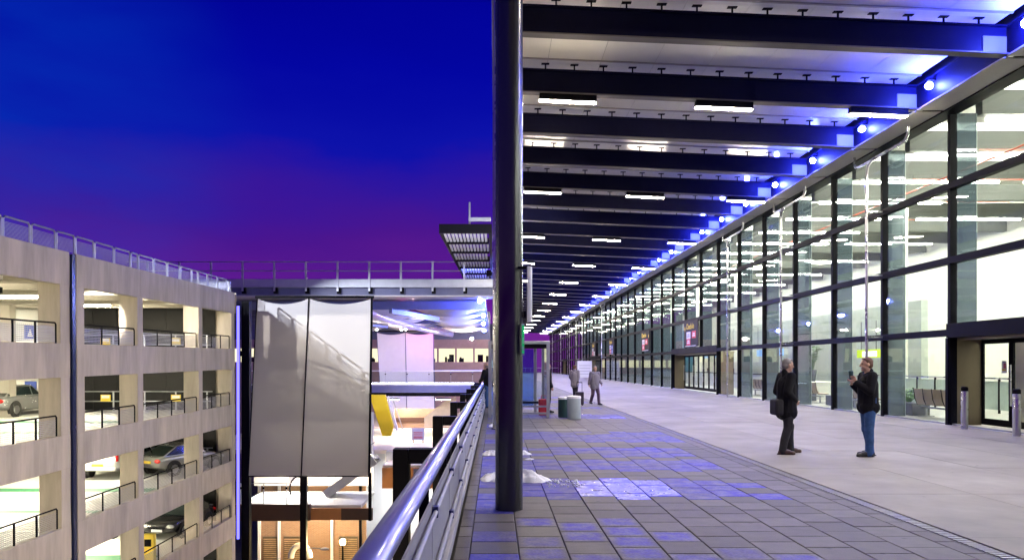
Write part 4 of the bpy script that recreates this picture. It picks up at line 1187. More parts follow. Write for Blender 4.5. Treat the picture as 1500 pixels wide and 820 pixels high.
# ================================================================== FAR ATRIUM ROOF AND BUILDING
ar = thing('atrium_roof', 'low roof of blue beams and sagging white fabric behind the walkway', 'roof', (-8, 52, 5))
def A(b, name, mat, **k): return b.build(name, mat, ar, loc=(8, -52, -5), **k)
for yb in (53, 58.5, 64.5, 71, 78, 86):
    A(MB().box(-24, -0.7, yb, yb + 0.35, 5.70, 6.30), 'cross_beam', mBlueSteel)
yl = [53, 58.5, 64.5, 71, 78, 86]
for i in range(5):
    for (xa, xb) in ((-1.0, -6.4), (-6.6, -12.5), (-12.7, -18.5)):
        m = MB(); n = 14
        ya, yb2 = yl[i] + 0.5, yl[i + 1] - 0.15
        for s_ in (0, 1):
            for j in range(2):
                for k in range(n + 1):
                    u = k / n
                    m.v.append((xa + (xb - xa) * u, ya if j == 0 else yb2, 6.12 - 0.6 * 4 * u * (1 - u) * (0.6 if j == 0 else 1) + s_ * 0.015))
            o = s_ * 2 * (n + 1)
            for k in range(n): m.f.append((o + k, o + k + 1, o + n + 2 + k, o + n + 1 + k))
        A(m, 'fabric_sail', mFabricW, smooth=True)
A(MB().box(-24, -0.7, 52, 87, 6.4, 6.6), 'roof_deck', mCeil)
arc = [Vector((-9.3 + 4.6 * (1 - math.cos(t)) , 52 + 30 * math.sin(t), 5.62 - 0.5 * (1 - math.cos(t)))) for t in [i * math.pi / 2 / 10 for i in range(11)]]
A(MB().tube(arc, 0.30, 12), 'curved_edge_tube', M('pale_violet_tube', (0.8, 0.72, 0.85), 0.35), auto=True)
A(MB().bar((-7.5, 53, 5.6), (-4.5, 58, 5.3), 0.3, 0.35), 'raking_strut', mGalv)
A(MB().bar((-14, 60, 5.6), (-10, 68, 5.3), 0.3, 0.35), 'raking_strut', mGalv)
bl_me = MB().ell((0, 0, 0), (0.13, 0.13, 0.13), 12, 8).mesh('lens', eBlueWhite, True)
for i, (X, Y, d) in enumerate(((703, 441, 50.6), (708, 462, 57), (708, 474, 63), (709, 484, 70))):
    s = thing('floodlight', 'bright blue floodlight under the atrium roof beside the column, %s of the cluster' % ['highest', 'second', 'third', 'lowest'][i], 'floodlight', at(X, Y, d), 0, 'blue floodlights by the column')
    inst('lens', bl_me, s); MB().box(-0.1, 0.1, 0.02, 0.2, 0.12, 0.25).build('bracket', mDark, s)
def lamp(label, p, r, mat, group=None, cat='lamp', name='lamp'):
    s = thing(name, label, cat, p, 0, group)
    MB().ell((0, 0, 0), (r, r, r), 14, 10).build('bulb', mat, s, smooth=True)
    MB().lathe([(r * 0.5, r * 0.9), (r * 0.9, r * 1.1), (r * 0.4, r * 1.6)], n=12).build('cap', mDark, s, auto=True)
    return s
lamp('white floodlight on the far wall below the blue cluster', at(691, 496, 84), 0.14, eWhiteL)
lamp('pink spotlight at the corner of the far fabric screen', at(634, 484, 80), 0.10, ePink)
lamp('pink spotlight under the curved tube of the atrium roof', at(590, 452, 56), 0.05, ePink)
for i, (X, Y, d) in enumerate(((606, 452, 60), (615, 460, 64), (552, 483, 72), (588, 483, 74), (594, 482.5, 74))):
    lamp('small white spotlight under the atrium roof, %s' % ['beside the curved tube, upper', 'beside the curved tube, lower', 'left of the far fabric screen', 'above the seam of the far screen, left', 'above the seam of the far screen, right'][i], at(X, Y, d), 0.07, eWhiteL, 'atrium spotlights')
fbd = thing('far_building', 'far pinkish building with a row of lit office windows', 'building', (-14, 100, -14))
def FB(b, name, mat, **k): return b.build(name, mat, fbd, loc=(14, -100, 14), **k)
FB(MB().box(-40, -0.7, 100.1, 108, 5.2, 9.0), 'upper_wall', mBlueSteel)
FB(MB().box(-40, -0.7, 100.0, 108, 4.0, 5.197), 'band', mPinkConc)
FB(MB().box(-40, -0.7, 99.8, 108, -14, 2.15), 'lower_wall', mPinkConc)
FB(MB().box(-40, -0.7, 101.5, 101.7, 2.153, 3.997), 'lit_room', eWin)
for i in range(16):
    x = -39.6 + i * 2.45
    FB(MB().box(x + 0.14, x + 2.31, 100.1, 100.13, 2.2, 3.95), 'window', mClear)
    FB(MB().box(x - 0.12, x + 0.12, 99.95, 100.3, 2.153, 3.997), 'window_pier', mPinkConc)
    for j in range(3):
        xx = x + 0.3 + rnd.random() * 1.5; h = 0.4 + rnd.random() * 0.7
        FB(MB().box(xx, xx + 0.25 + rnd.random() * .5, 101.0, 101.2, 2.16, 2.16 + h), 'desk_clutter', mDark)
FB(MB().box(-40, -0.7, 99.6, 99.79, 1.0, 1.12), 'ledge', mPinkConc)

rbd = thing('rear_building', 'long grey building with a lit window row behind the far pinkish building', 'building', (-28, 175, -14))
def RB(b, name, mat, **k): return b.build(name, mat, rbd, loc=(28, -175, 14), **k)
RB(MB().box(-60, 3.5, 175.2, 186, 4.4, 11.5), 'upper_wall', M('grey_render', (0.16, 0.18, 0.20), 0.7))
RB(MB().box(-60, 3.5, 175.0, 186, -14, 1.2), 'lower_wall', mPinkConc)
RB(MB().box(-60, 3.5, 175.0, 186, 2.9, 4.397), 'band', mPinkConc)
RB(MB().box(-60, 3.5, 176.2, 176.4, 1.203, 2.897), 'lit_room', eWin)
for i in range(20):
    x = -59.8 + i * 3.2
    RB(MB().box(x - 0.25, x + 0.25, 174.95, 175.3, 1.203, 2.897), 'window_pier', mPinkConc)
    RB(MB().box(x + 0.27, x + 2.93, 175.1, 175.14, 1.25, 2.85), 'window', mClear)
# ---- lower concourse
struct(MB().box(-7.2, -1.2, 47.3, 99.7, -5.0, -4.72).box(-24, -7.205, 56, 99.7, -5.0, -4.72).build('lower_concourse', M('concourse_floor', (0.55, 0.48, 0.40), 0.5, var=0.05)))
lw = struct(MB().box(-7.2, -1.2, 47.0, 47.28, -6.15, -4.85).build('concourse_edge', mOrange))
for i in range(8, 10):
    MB().box(-22 + i * 2.1, -21.5 + i * 2.1, 46.96, 46.995, -6.1, -4.9).build('edge_plate', mBlueSteel, lw)
ys = thing('yellow_flank', 'bright yellow leaning stair flank behind the fabric screen', 'stair flank', at(555, 637, 60))
c = Vector(ys.location)
q = [at(X, Y, 60) - c for X, Y in ((541, 578), (564, 578), (576, 624), (572, 638), (560, 638))]
MB().prism([(p.x, p.z) for p in q], 'y', 0, 0.5).build('panel', mYellow, ys)
MB().bar(at(568, 580, 60.6) - c, at(582, 630, 60.6) - c, 0.4, 0.16).build('white_stringer', mWhite, ys)
MB().bar(at(574, 580, 61.2) - c, at(590, 628, 61.2) - c, 0.08, 0.08).build('handrail', mGalv, ys)
cb_ = thing('concourse_balustrade', 'low glass balustrade on the lower concourse floor', 'balustrade', (-7, 62, -4.72))
for i in range(6):
    x = -10.5 + i * 1.5
    MB().box(x + 7 + 0.03, x + 7 + 1.45, 0, 0.015, 0.08, 1.0).build('glass_pane', mClear, cb_)
    MB().box(x + 7 - 0.02, x + 7 + 0.02, -0.03, 0.03, 0, 1.1).build('post', mWhite, cb_)
MB().box(-3.5, 5.5, -0.02, 0.04, 1.1, 1.15).build('handrail', mWhite, cb_)
wsn = thing('white_board', 'white notice board with red lines before the lower glass balustrade', 'notice board', at(612.5, 645, 61))
MB().box(-0.52, 0.52, -0.03, 0.0, 0.05, 1.05).build('board', mWhiteP, wsn)
for z in (0.20, 0.38, 0.54, 0.66):
    MB().box(-0.38, 0.38, -0.036, -0.031, z, z + (0.10 if z < 0.3 else 0.05)).build('printed_line', mRedP, wsn)
for x in (-0.4, 0.4): MB().box(x - 0.03, x + 0.03, -0.02, 0.02, -0.2, 0.06).build('leg', mDark, wsn)
kb = thing('grey_kiosk', 'grey box cabinet on the concourse edge left of the black bracket frames', 'cabinet', at(575, 690, 50))
MB().box(-0.45, 0.45, 0, 0.6, 0, 1.35).build('cabinet', mGreyP, kb, bevel=0.02)
# brown wall pieces at the back of the concourse
bw = thing('brick_lobby', 'brown brick lobby wall low behind the notice board', 'wall', at(615, 640, 75))
MB().box(-2.6, 3.2, 0, 0.3, 0, 2.9).build('wall', mBrick, bw)
MB().box(-2.6, 3.2, -0.06, -0.004, 1.55, 2.0).build('dark_band', mBrown, bw)
sb = thing('sloping_ramp', 'pale sloping ramp wall beside the black bracket frames', 'ramp', at(640, 625, 70))
MB().prism([(-1.2, 0), (1.8, 0), (1.8, 2.9), (0.4, 2.2), (-1.2, 0.9)], 'y', 0, 0.4).build('ramp_wall', M('ramp_beige', (0.5, 0.42, 0.34), 0.7), sb)
# ---- lower left: walkway level, beams, brick wall, lamp
lp = thing('lower_walkway', 'dark brown lower walkway deck under the fabric screen, with glass balustrade', 'walkway', (-12, 43, -7.4))
def LW(b, name, mat, **k): return b.build(name, mat, lp, loc=(12, -43, 7.4), **k)
LW(MB().box(-15.2, -10.80, 43, 43.4, -7.38, -6.42), 'edge_beam', mBrown)
LW(MB().box(-10.795, -7.2, 43.2, 43.5, -7.36, -6.70), 'edge_beam', mOrange)
LW(MB().box(-9.0, -7.15, 43.15, 43.198, -7.36, -6.68), 'end_plate', mBrown)
LW(MB().box(-15.2, -7.9, 43.51, 48.2, -6.75, -6.55), 'deck', mDeck)
for i in range(3):
    x = -14.9 + i * 1.35
    LW(MB().box(x + 0.03, x + 1.30, 43.2, 43.215, -6.35, -5.35), 'glass_pane', mClear)
    LW(MB().box(x - 0.02, x + 0.02, 43.15, 43.25, -6.42, -5.25), 'post', mGalv)
    LW(MB().box(x - 0.06, x + 0.06, 43.12, 43.15, -5.55, -5.42), 'clamp', mDark)
LW(MB().tube([(-15, 43.2, -5.22), (-10.9, 43.2, -5.22)], 0.025, 8), 'handrail', mGalv)
stc = thing('staircase', 'blue grey open staircase rising to the right under the fabric screen', 'staircase', (-10.6, 46, -6.5))
MB().bar((0, 0, 0.1), (3.1, 0, 2.3), 0.12, 0.55).build('stringer', mGalv, stc)
MB().bar((0, 1.5, 0.1), (3.1, 1.5, 2.3), 0.12, 0.55).build('stringer', mGalv, stc)
for i in range(14):
    t = (i + .5) / 14
    MB().box(3.1 * t - .17, 3.1 * t + .17, 0.08, 1.42, 0.05 + 2.2 * t, 0.09 + 2.2 * t).build('tread', mDark, stc)
for i in range(7):
    t = (i + .5) / 7
    MB().box(3.1 * t - .02, 3.1 * t + .02, -0.02, 0.02, .3 + 2.2 * t, 1.25 + 2.2 * t).build('baluster', mGalv, stc)
MB().bar((0, 0, 1.3), (3.1, 0, 3.4), 0.05, 0.05).build('handrail', mGalv, stc)
wl2 = thing('white_back_wall', 'bright white wall of the lower hall behind the glass balustrade', 'wall', (-12, 50.2, -6.5))
MB().box(-4.4, 3.7, 0, 0.2, 0, 5.0).build('wall', mIntWall, wl2)
MB().box(-2.0, -1.6, -0.05, -0.003, 0.3, 1.5).build('grey_panel', mGreyP, wl2)
ar2 = MB().tube([(math.cos(a) * 0.55, 0, math.sin(a) * 0.75) for a in [R(60 + i * 20) for i in range(10)]], 0.05, 8).build('hoop', mDark, loc=at(437, 715, 47), auto=True)
tag(ar2, 'dark curved hoop in front of the white lower wall', 'hoop')
bk = thing('brick_wall', 'orange lit brick wall with louvred vents at the bottom left', 'wall', (-12, 52, -14))
MB().box(-4.5, 2.9, 0, 0.3, 0, 7.4).build('wall', mBrick, bk)
for (x0, x1, z1) in ((-4.35, -3.3, 3.65), (-2.9, -1.7, 3.65), (1.0, 2.35, 3.65)):
    v = MB().box(x0, x1, -0.05, -0.003, 0.8, z1).build('louvre_vent', mBronze, bk)
    z = 0.9
    while z < z1 - 0.1:
        MB().hexa([(x0 + .05, -.12, z), (x1 - .05, -.12, z), (x1 - .05, -.052, z + .05), (x0 + .05, -.052, z + .05),
                   (x0 + .05, -.12, z + .02), (x1 - .05, -.12, z + .02), (x1 - .05, -.052, z + .07), (x0 + .05, -.052, z + .07)]).build('louvre_blade', M('ochre_blade', (0.30, 0.20, 0.10), 0.5), v)
        z += 0.14
for i, x in enumerate((-3.15, 0.55, 2.55, -4.55)):
    MB().box(x - 0.09, x + 0.09, -0.3, -0.1, 0, 7.4).build('wall_post', mWhite if i != 2 else mDark, bk)
bl2 = thing('globe_lamp', 'glowing globe lamp on a short post before the brick wall', 'lamp', at(502, 850, 46))
MB().tube([(0, 0, 0), (0, 0, 2.2)], 0.05, 10).build('post', mDark, bl2, auto=True)
MB().ell((0, 0, 2.42), (0.17, 0.17, 0.19), 16, 10).build('globe', eWarm, bl2, smooth=True)
MB().lathe([(0.06, 2.2), (0.12, 2.25), (0.12, 2.27)], n=14).build('collar', mDark, bl2)
al = thing('pole_lamp', 'grey arm lamp reaching right from the post under the walkway', 'lamp', at(452, 803, 44))
MB().tube([(0, 0, 0), (0.3, 0, 0.05), (0.75, 0, 0)], 0.035, 8).build('arm', mGalv, al, auto=True)
MB().ell((0.95, 0, -0.02), (0.28, 0.14, 0.09), 14, 8).build('lamp_head', mWhite, al, smooth=True)
hd = thing('pale_arch', 'pale arched hood standing before the brick wall', 'hood', at(440, 830, 47))
MB().tube([(-0.6 + 0.6 * (1 - math.cos(a)), 0, 0.6 + 0.8 * math.sin(a)) for a in [i * math.pi / 10 for i in range(11)]], 0.2, 10).build('hood', mIntWall, hd, auto=True)
wg = thing('white_hoarding', 'tall pale blue-white wall below the concourse edge, left of the railing', 'wall', (-6.2, 58, -14))
MB().box(-4.6, 4.0, 0, 0.3, 0, 8.9).build('wall', mIntWall, wg)
gr_ = thing('ground_railing', 'thin white guard railing low beside the terrace rail', 'railing', (-7.8, 45.5, -11.6))
MB().bar((0, 0, 1.2), (2.6, 4, 2.4), 0.05, 0.05).build('rail', mWhite, gr_); MB().bar((0, 0, 0.7), (2.6, 4, 1.9), 0.04, 0.04).build('rail', mWhite, gr_)
for i in range(4):
    t = i / 3; MB().box(2.6 * t - .03, 2.6 * t + .03, 4 * t - .03, 4 * t + .03, 0, 1.2 + 1.2 * t).build('post', mWhite, gr_)
# lamps of the lower levels
def ceil_lamp(label, p, sx_, sy_, mat):
    s = thing('ceiling_light', label, 'ceiling light', p, 0, 'lower level ceiling lights')
    MB().box(-sx_, sx_, -sy_, sy_, -0.03, 0).build('diffuser', mat, s)
    MB().box(-sx_ - .03, sx_ + .03, -sy_ - .03, sy_ + .03, 0.003, 0.08).build('housing', mDark, s)
eLow = E('concourse_light_glow', (1.0, 0.84, 0.66), 150)
eLowW = E('lower_hall_light_glow', (1.0, 0.90, 0.82), 190)
eLowB = E('ground_light_glow', (0.86, 0.90, 1.0), 130)
for i, (x, y_) in enumerate(((-9, 64), (-4.5, 64), (-9, 74), (-4.5, 74), (-6, 88))):
    ceil_lamp('wide ceiling light over the lower concourse, hidden by the footbridge and roof', (x, y_, -1.25 if y_ > 60 else 6.12), 0.6, 0.6, eLow)
ceil_lamp('ceiling light of the lower hall behind the fabric screen', (-13, 46.5, -4.1), 0.8, 0.5, eLowW)
ceil_lamp('ceiling light of the lower hall over the staircase', (-8.5, 47.5, -4.0), 0.5, 0.3, eLowW)
ceil_lamp('light under the concourse above the pale wall', (-6, 53, -5.2), 0.9, 0.9, eLowB)
ceil_lamp('light under the lower walkway before the brick wall', (-12.5, 48.5, -6.9), 0.5, 0.3, E('amber_light_glow', (1.0, 0.66, 0.30), 200))

# ================================================================== PEOPLE
def remesh(mb, name, mat, parent, voxel, smooth_it=3, label=None):
    me = mb.mesh(name, None)
    o = bpy.data.objects.new('tmp_' + name, me); COL.objects.link(o)
    rm = o.modifiers.new('r', 'REMESH'); rm.mode = 'VOXEL'; rm.voxel_size = voxel; rm.adaptivity = 0
    sm = o.modifiers.new('s', 'SMOOTH'); sm.iterations = smooth_it; sm.factor = 0.5
    dg = bpy.context.evaluated_depsgraph_get()
    nm = bpy.data.meshes.new_from_object(o.evaluated_get(dg))
    bpy.data.objects.remove(o); bpy.data.meshes.remove(me)
    nm.name = name; nm.materials.clear(); nm.materials.append(mat)
    for p in nm.polygons: p.use_smooth = True
    r = inst(name, nm, parent)
    if label: r['label'] = label
    return r

def person(label, loc, rotz, S, J, mats, coat_len=0.0, hood=False, vox=0.009, hair='short', bald=False, group=None):
    """figure facing +y; J holds the joints, S the scale; mats: coat, trousers, shoes, hair"""
    root = thing('person', label, 'person', loc, rotz, group)
    root.scale = (S, S, S)
    V = Vector
    g = {k: V(v) for k, v in J.items() if len(v) == 3}
    pel, chest, neck, head = g['pelvis'], g['chest'], g['neck'], g['head']
    ht = R(J.get('turn', (0,))[0]) if 'turn' in J else 0
    rot = Matrix.Rotation(ht, 3, 'Z') @ Matrix.Rotation(R(-J['nod'][0]) if 'nod' in J else 0, 3, 'X')
    b = MB()
    # head
    def hp(x, y, z): return head + rot @ V((x, y, z))
    b.ell(hp(0, -0.005, 0.025), (0.076, 0.095, 0.10), 16, 12, rot)
    b.ell(hp(0, 0.018, -0.05), (0.058, 0.072, 0.075), 14, 10, rot)
    b.cap(hp(0, 0.088, 0.02), hp(0, 0.112, -0.022), 0.010, 0.015, 8)       # nose
    b.cap(hp(-0.03, 0.084, 0.035), hp(0.03, 0.084, 0.035), 0.010, 0.010, 8)  # brow
    b.cap(hp(-0.018, 0.086, -0.058), hp(0.018, 0.086, -0.058), 0.008, 0.008, 8)  # mouth
    b.ell(hp(0, 0.072, -0.098), (0.028, 0.025, 0.02), 8, 6, rot)           # chin
    for s_ in (-1, 1): b.ell(hp(s_ * 0.077, -0.005, -0.005), (0.012, 0.022, 0.033), 8, 6, rot)
    b.cap(neck - V((0, 0, 0.05)), head + rot @ V((0, -0.015, -0.06)), 0.058, 0.052)
    b.cap(chest, neck - V((0, 0, 0.08)), 0.12, 0.07); b.cap(pel, chest, 0.12, 0.125)
    for s_, e in ((-1, 'L'), (1, 'R')):
        sh, el, wr, fd = g['sh' + e], g['el' + e], g['wr' + e], g['hd' + e].normalized()
        b.cap(sh, el, 0.046, 0.036); b.cap(el, wr, 0.037, 0.026)
        b.cap(chest, sh, 0.09, 0.05)
        # hand: palm, four curled fingers, thumb from the side of the palm
        side = V(J.get('pn' + e, (0, 0, 0)))
        if side.length < 0.1: side = V((0, 1, 0)) if abs(fd.y) < 0.8 else V((0, 0, 1))
        acr = (side - fd * side.dot(fd)).normalized(); pn = fd.cross(acr).normalized() * (-s_)
        p0 = wr + fd * 0.03; p1 = wr + fd * 0.085
        for t in (-1, -0.33, 0.33, 1): b.cap(p0 + acr * 0.018 * t, p1 + acr * 0.027 * t, 0.015, 0.013, 8)
        for t, ln in ((-1, 0.058), (-0.33, 0.07), (0.33, 0.075), (1, 0.068)):
            k0 = p1 + acr * 0.029 * t; k1 = k0 + (fd * 0.85 + pn * 0.5).normalized() * ln * 0.5
            k2 = k1 + (fd * 0.35 + pn * 0.95).normalized() * ln * 0.5
            b.cap(k0, k1, 0.0095, 0.009, 8); b.cap(k1, k2, 0.009, 0.008, 8)
        th = p0 + acr * 0.026; b.cap(th, th + (fd * .6 + acr * .6 + pn * .4).normalized() * 0.055, 0.012, 0.010, 8)
        hip, kn, an = g['hip' + e], g['kn' + e], g['an' + e]
        b.cap(pel, hip, 0.10, 0.085); b.cap(hip, kn, 0.082, 0.056); b.cap(kn, an, 0.056, 0.036)
        ft = V(J['ft' + e]).normalized()
        b.cap(an, an + ft * 0.14 - V((0, 0, 0.045)), 0.036, 0.030)
    remesh(b, 'body', mSkin, root, 0.0075, 2)
    # trousers
    t = MB()
    for e in 'LR':
        hip, kn, an = g['hip' + e], g['kn' + e], g['an' + e]
        t.cap(pel + V((0, 0, 0.06)), hip, 0.125, 0.105); t.cap(hip, kn, 0.105, 0.078)
        sh_ = kn.lerp(an, 0.5) + V((0, -0.01, 0)); t.cap(kn, sh_, 0.078, 0.073); t.cap(sh_, an + V((0, 0, -0.02)), 0.073, 0.066)
        t.cap(an + V((0, 0.012, -0.015)), an + V((0, 0.02, -0.03)), 0.064, 0.060)
        t.cap(kn + V((0, 0.02, -0.02)), kn + V((0.01, 0.022, 0.03)), 0.064, 0.062)
    remesh(t, 'trousers', mats[1], root, vox, 3)
    for e in 'LR':
        an = g['an' + e]; ft = V(J['ft' + e]).normalized(); sh = MB()
        z0 = an.z - 0.085
        sh.cap(V((an.x, an.y, z0 + 0.045)) - ft * 0.03, V((an.x, an.y, z0 + 0.04)) + ft * 0.09, 0.047, 0.044)
        sh.cap(V((an.x, an.y, z0 + 0.04)) + ft * 0.08, V((an.x, an.y, z0 + 0.034)) + ft * 0.19, 0.044, 0.034)
        sh.cap(an, V((an.x, an.y, z0 + 0.05)), 0.048, 0.046); sh.cap(an + V((0, 0, -0.02)), an + ft * 0.11 - V((0, 0, 0.035)), 0.050, 0.044)
        for q in range(5):
            p = V((an.x, an.y, z0 + 0.012)) + ft * (-0.06 + 0.06 * q); sh.ell(p, (0.046, 0.046, 0.013), 10, 6)
        remesh(sh, 'shoe', mats[2], root, 0.008, 2)
    # coat
    c = MB()
    c.cap(pel + V((0, 0, -0.02)), chest, 0.165, 0.172); c.cap(chest, neck - V((0, 0, 0.09)), 0.160, 0.09)
    for dx in (-0.06, 0.06):
        c.cap(pel + V((dx, 0, -0.02 - coat_len)), chest + V((dx * 1.2, 0, 0)), 0.150, 0.140)
        c.cap(pel + V((dx, 0.02, -0.03 - coat_len)), pel + V((dx, 0.01, 0.05)), 0.148, 0.125)
        c.cap(pel + V((dx, -0.03, -0.03 - coat_len)), pel + V((dx, -0.01, 0.05)), 0.148, 0.125)
    c.cap(neck + V((-0.05, 0, -0.055)), neck + V((0.05, 0, -0.055)), 0.066, 0.066)
    c.cap(neck + V((0, -0.02, -0.07)), neck + V((0, -0.035, 0.015)), 0.072, 0.060)
    for e in 'LR':
        sh, el, wr = g['sh' + e], g['el' + e], g['wr' + e]
        c.cap(chest + V((0, 0, 0.06)), sh, 0.12, 0.082); c.cap(sh, el, 0.088, 0.074); c.cap(el, wr.lerp(el, 0.1), 0.072, 0.056)
        c.cap(sh.lerp(el, .55), sh.lerp(el, .62), 0.074, 0.074); c.cap(el.lerp(wr, .25), el.lerp(wr, .33), 0.066, 0.064)
        c.cap(wr.lerp(el, 0.14), wr.lerp(el, 0.08), 0.056, 0.056)
    remesh(c, 'coat', mats[0], root, vox, 3)
    # hair and eyes
    h = MB()
    if bald:
        h.ell(hp(0, -0.045, -0.01), (0.082, 0.066, 0.062), 14, 10, rot)
    else:
        h.ell(hp(0, -0.022, 0.045), (0.084, 0.092, 0.090), 16, 10, rot); h.ell(hp(0, -0.045, -0.01), (0.080, 0.066, 0.075), 14, 10, rot)
        h.cap(hp(-0.045, 0.040, 0.100), hp(0.045, 0.040, 0.100), 0.020, 0.020)
    remesh(h, 'hair', mats[3], root, 0.009, 2)
    for s_ in (-1, 1):
        MB().ell(hp(s_ * 0.030, 0.080, 0.014), (0.011, 0.009, 0.008), 8, 6).build('eye', mShoeK, root, smooth=True)
    return root

base_J = dict(pelvis=(0, 0, 0.93), chest=(0, 0.0, 1.27), neck=(0, 0, 1.49), head=(0, 0.025, 1.625),
              shL=(-0.185, 0, 1.42), shR=(0.185, 0, 1.42), elL=(-0.235, -0.03, 1.13), elR=(0.235, -0.03, 1.13),
              wrL=(-0.22, 0.09, 0.90), wrR=(0.22, 0.09, 0.90), hdL=(0, 0.25, -1), hdR=(0, 0.25, -1),
              hipL=(-0.09, 0, 0.88), hipR=(0.09, 0, 0.88), knL=(-0.10, 0.02, 0.48), knR=(0.10, 0.02, 0.48),
              anL=(-0.11, -0.01, 0.085), anR=(0.11, -0.01, 0.085), ftL=(-0.2, 1, 0), ftR=(0.2, 1, 0))
def pose(**k):
    d = dict(base_J); d.update(k); return d
# man in the long black coat, facing right, feet apart, hand low in front
J1 = pose(anR=(0.12, -0.14, 0.085), knR=(0.11, -0.03, 0.48), anL=(-0.10, 0.13, 0.085), knL=(-0.10, 0.11, 0.48), ftR=(0.35, 1, 0), ftL=(-0.1, 1, 0),
          elR=(0.22, -0.10, 1.14), wrR=(0.13, 0.11, 0.97), hdR=(-0.35, 0.55, -0.6), elL=(-0.21, -0.08, 1.14), wrL=(-0.12, 0.12, 0.98), hdL=(0.5, 0.5, -0.5), nod=(4,))
p1 = person('man in a long black coat and charcoal trousers standing on the forecourt, facing right', (5.56, 14.06, 0), R(-84), 1.035, J1, (mBlackCoat, mTrouser, mShoeB, mHairG), coat_len=0.14)
hb = thing('shoulder_bag', 'dark bag hanging behind the hip of the man in the long coat', 'bag', (5.33, 14.0, 0.74))
MB().box(-0.06, 0.10, -0.17, 0.17, 0, 0.30).build('bag', mTrouser, hb, bevel=0.04)
MB().tube([(0.02, -0.12, 0.29), (0.06, -0.13, 0.55), (0.14, -0.11, 0.74)], 0.010, 6).build('strap', mBlackCoat, hb)
# man in jeans, facing left, holding a dark cup up at his chest
J2 = pose(elL=(-0.24, 0.06, 1.15), wrL=(-0.10, 0.24, 1.31), hdL=(0.3, 0.35, 0.85), pnL=(0.5, 0.5, -0.3), elR=(0.25, 0.03, 1.14), wrR=(0.10, 0.22, 1.26), hdR=(-0.45, 0.4, 0.7), pnR=(-0.5, 0.5, -0.3),
          anL=(-0.09, 0.02, 0.085), anR=(0.11, -0.09, 0.085), knR=(0.11, -0.02, 0.48), ftL=(-0.1, 1, 0), ftR=(0.15, 1, 0), nod=(2,))
p2 = person('man in a black jacket and blue jeans facing left, holding a dark cup', (6.90, 13.64, 0), R(86), 1.045, J2, (mBlackCoat, mJeans, mShoeK, mHairB), coat_len=0.02)
cupb = thing('dark_cup', 'tall dark cup held up by the man in jeans', 'cup', (6.585, 13.64, 1.42))
MB().lathe([(0.030, 0), (0.042, 0.14), (0.043, 0.15), (0.036, 0.16)], n=16).build('cup', mBinG, cupb, auto=True)
pk = MB().box(-0.03, 0.03, -0.02, 0.02, 0, 0.12).build('blue_glove', mJeans, loc=(6.93, 13.45, 0.98), bevel=0.015)
tag(pk, 'blue glove tucked at the hem of the black jacket of the man in jeans', 'glove')
# man leaning on the railing
J3 = pose(chest=(0, 0.03, 1.26), neck=(0, 0.09, 1.475), head=(0, 0.13, 1.605), shL=(-0.19, 0.06, 1.41), shR=(0.19, 0.06, 1.41),
          elL=(-0.27, 0.10, 1.13), elR=(0.27, 0.10, 1.13), wrL=(-0.16, 0.30, 1.02), wrR=(0.16, 0.30, 1.02), hdL=(0.5, 1, -0.2), hdR=(-0.5, 1, -0.2), pnL=(0, 0, 1), pnR=(0, 0, 1), nod=(10,))
person('balding man in a dark jacket and jeans leaning on the terrace railing', (-0.26, 29.2, 0), R(52), 1.02, J3, (mBlackCoat, mJeans, mShoeK, mHairG), vox=0.012, bald=True, coat_len=-0.04)
# man beside the glass shelter
person('man in a dark jacket standing beside the glass shelter', (1.86, 26.3, 0), R(-70), 1.02, pose(), (mBlackCoat, mTrouser, mShoeK, mHairB), vox=0.012, coat_len=0.0)
# two blurred passers-by
J5 = pose(anR=(0.1, -0.2, 0.12), anL=(-0.1, 0.22, 0.085), knL=(-0.1, 0.16, 0.48), knR=(0.1, 0.0, 0.47), wrR=(0.24, -0.12, 0.92), wrL=(-0.24, 0.2, 0.95))
person('passer-by in a pale grey coat walking with a black suitcase', (3.95, 36.5, 0), R(-30), 0.97, J5, (mGreyCoat, mTrouser, mShoeK, mHairB), vox=0.012, coat_len=0.16)
person('passer-by in pale grey and mauve walking right of the black suitcase', (4.28, 31.6, 0), R(200), 0.95, J5, (mGreyCoat, mMauve, mShoeK, mHairG), vox=0.012, coat_len=0.10)

# ================================================================== STREET FURNITURE
sc_ = thing('suitcase', 'upright black wheeled suitcase with its handle pulled out', 'suitcase', (3.55, 30.9, 0))
MB().box(-0.17, 0.17, -0.12, 0.12, 0.05, 0.58).build('shell', mCase, sc_, bevel=0.035)
for x in (-0.11, 0.11): MB().tube([(x, 0.09, 0.56), (x, 0.09, 0.95)], 0.009, 6).build('handle_tube', mDark, sc_)
MB().box(-0.12, 0.12, 0.075, 0.105, 0.95, 0.98).build('handle', mDark, sc_)
for x in (-0.13, 0.13): MB().tube([(x - .02, 0.08, 0.03), (x + .02, 0.08, 0.03)], 0.03, 12).build('wheel', mTyre, sc_)
sh = thing('glass_shelter', 'small glass shelter with grey frame behind the foreground column', 'shelter', (0.8, 23.6, 0))
def S_(b, name, mat, **k): return b.build(name, mat, sh, loc=(-0.8, -23.6, 0), **k)
xs0, xs1, ya, yb = -0.16, 1.70, 23.6, 26.0
for (x, y_) in ((xs0, ya), (xs1, ya), (xs0, yb), (xs1, yb), (1.42, yb)):
    S_(MB().box(x - 0.05, x + 0.05, y_ - 0.05, y_ + 0.05, 0, 2.36), 'post', mGalv, bevel=0.008)
S_(MB().box(xs0 - 0.06, xs1 + 0.06, ya - 0.06, yb + 0.06, 2.362, 2.46), 'roof', mGalv, bevel=0.01)
for z in (0.12, 0.34):
    S_(MB().box(xs0 + 0.052, xs1 - 0.052, ya - 0.03, ya + 0.03, z, z + 0.06), 'cross_rail', mGalv)
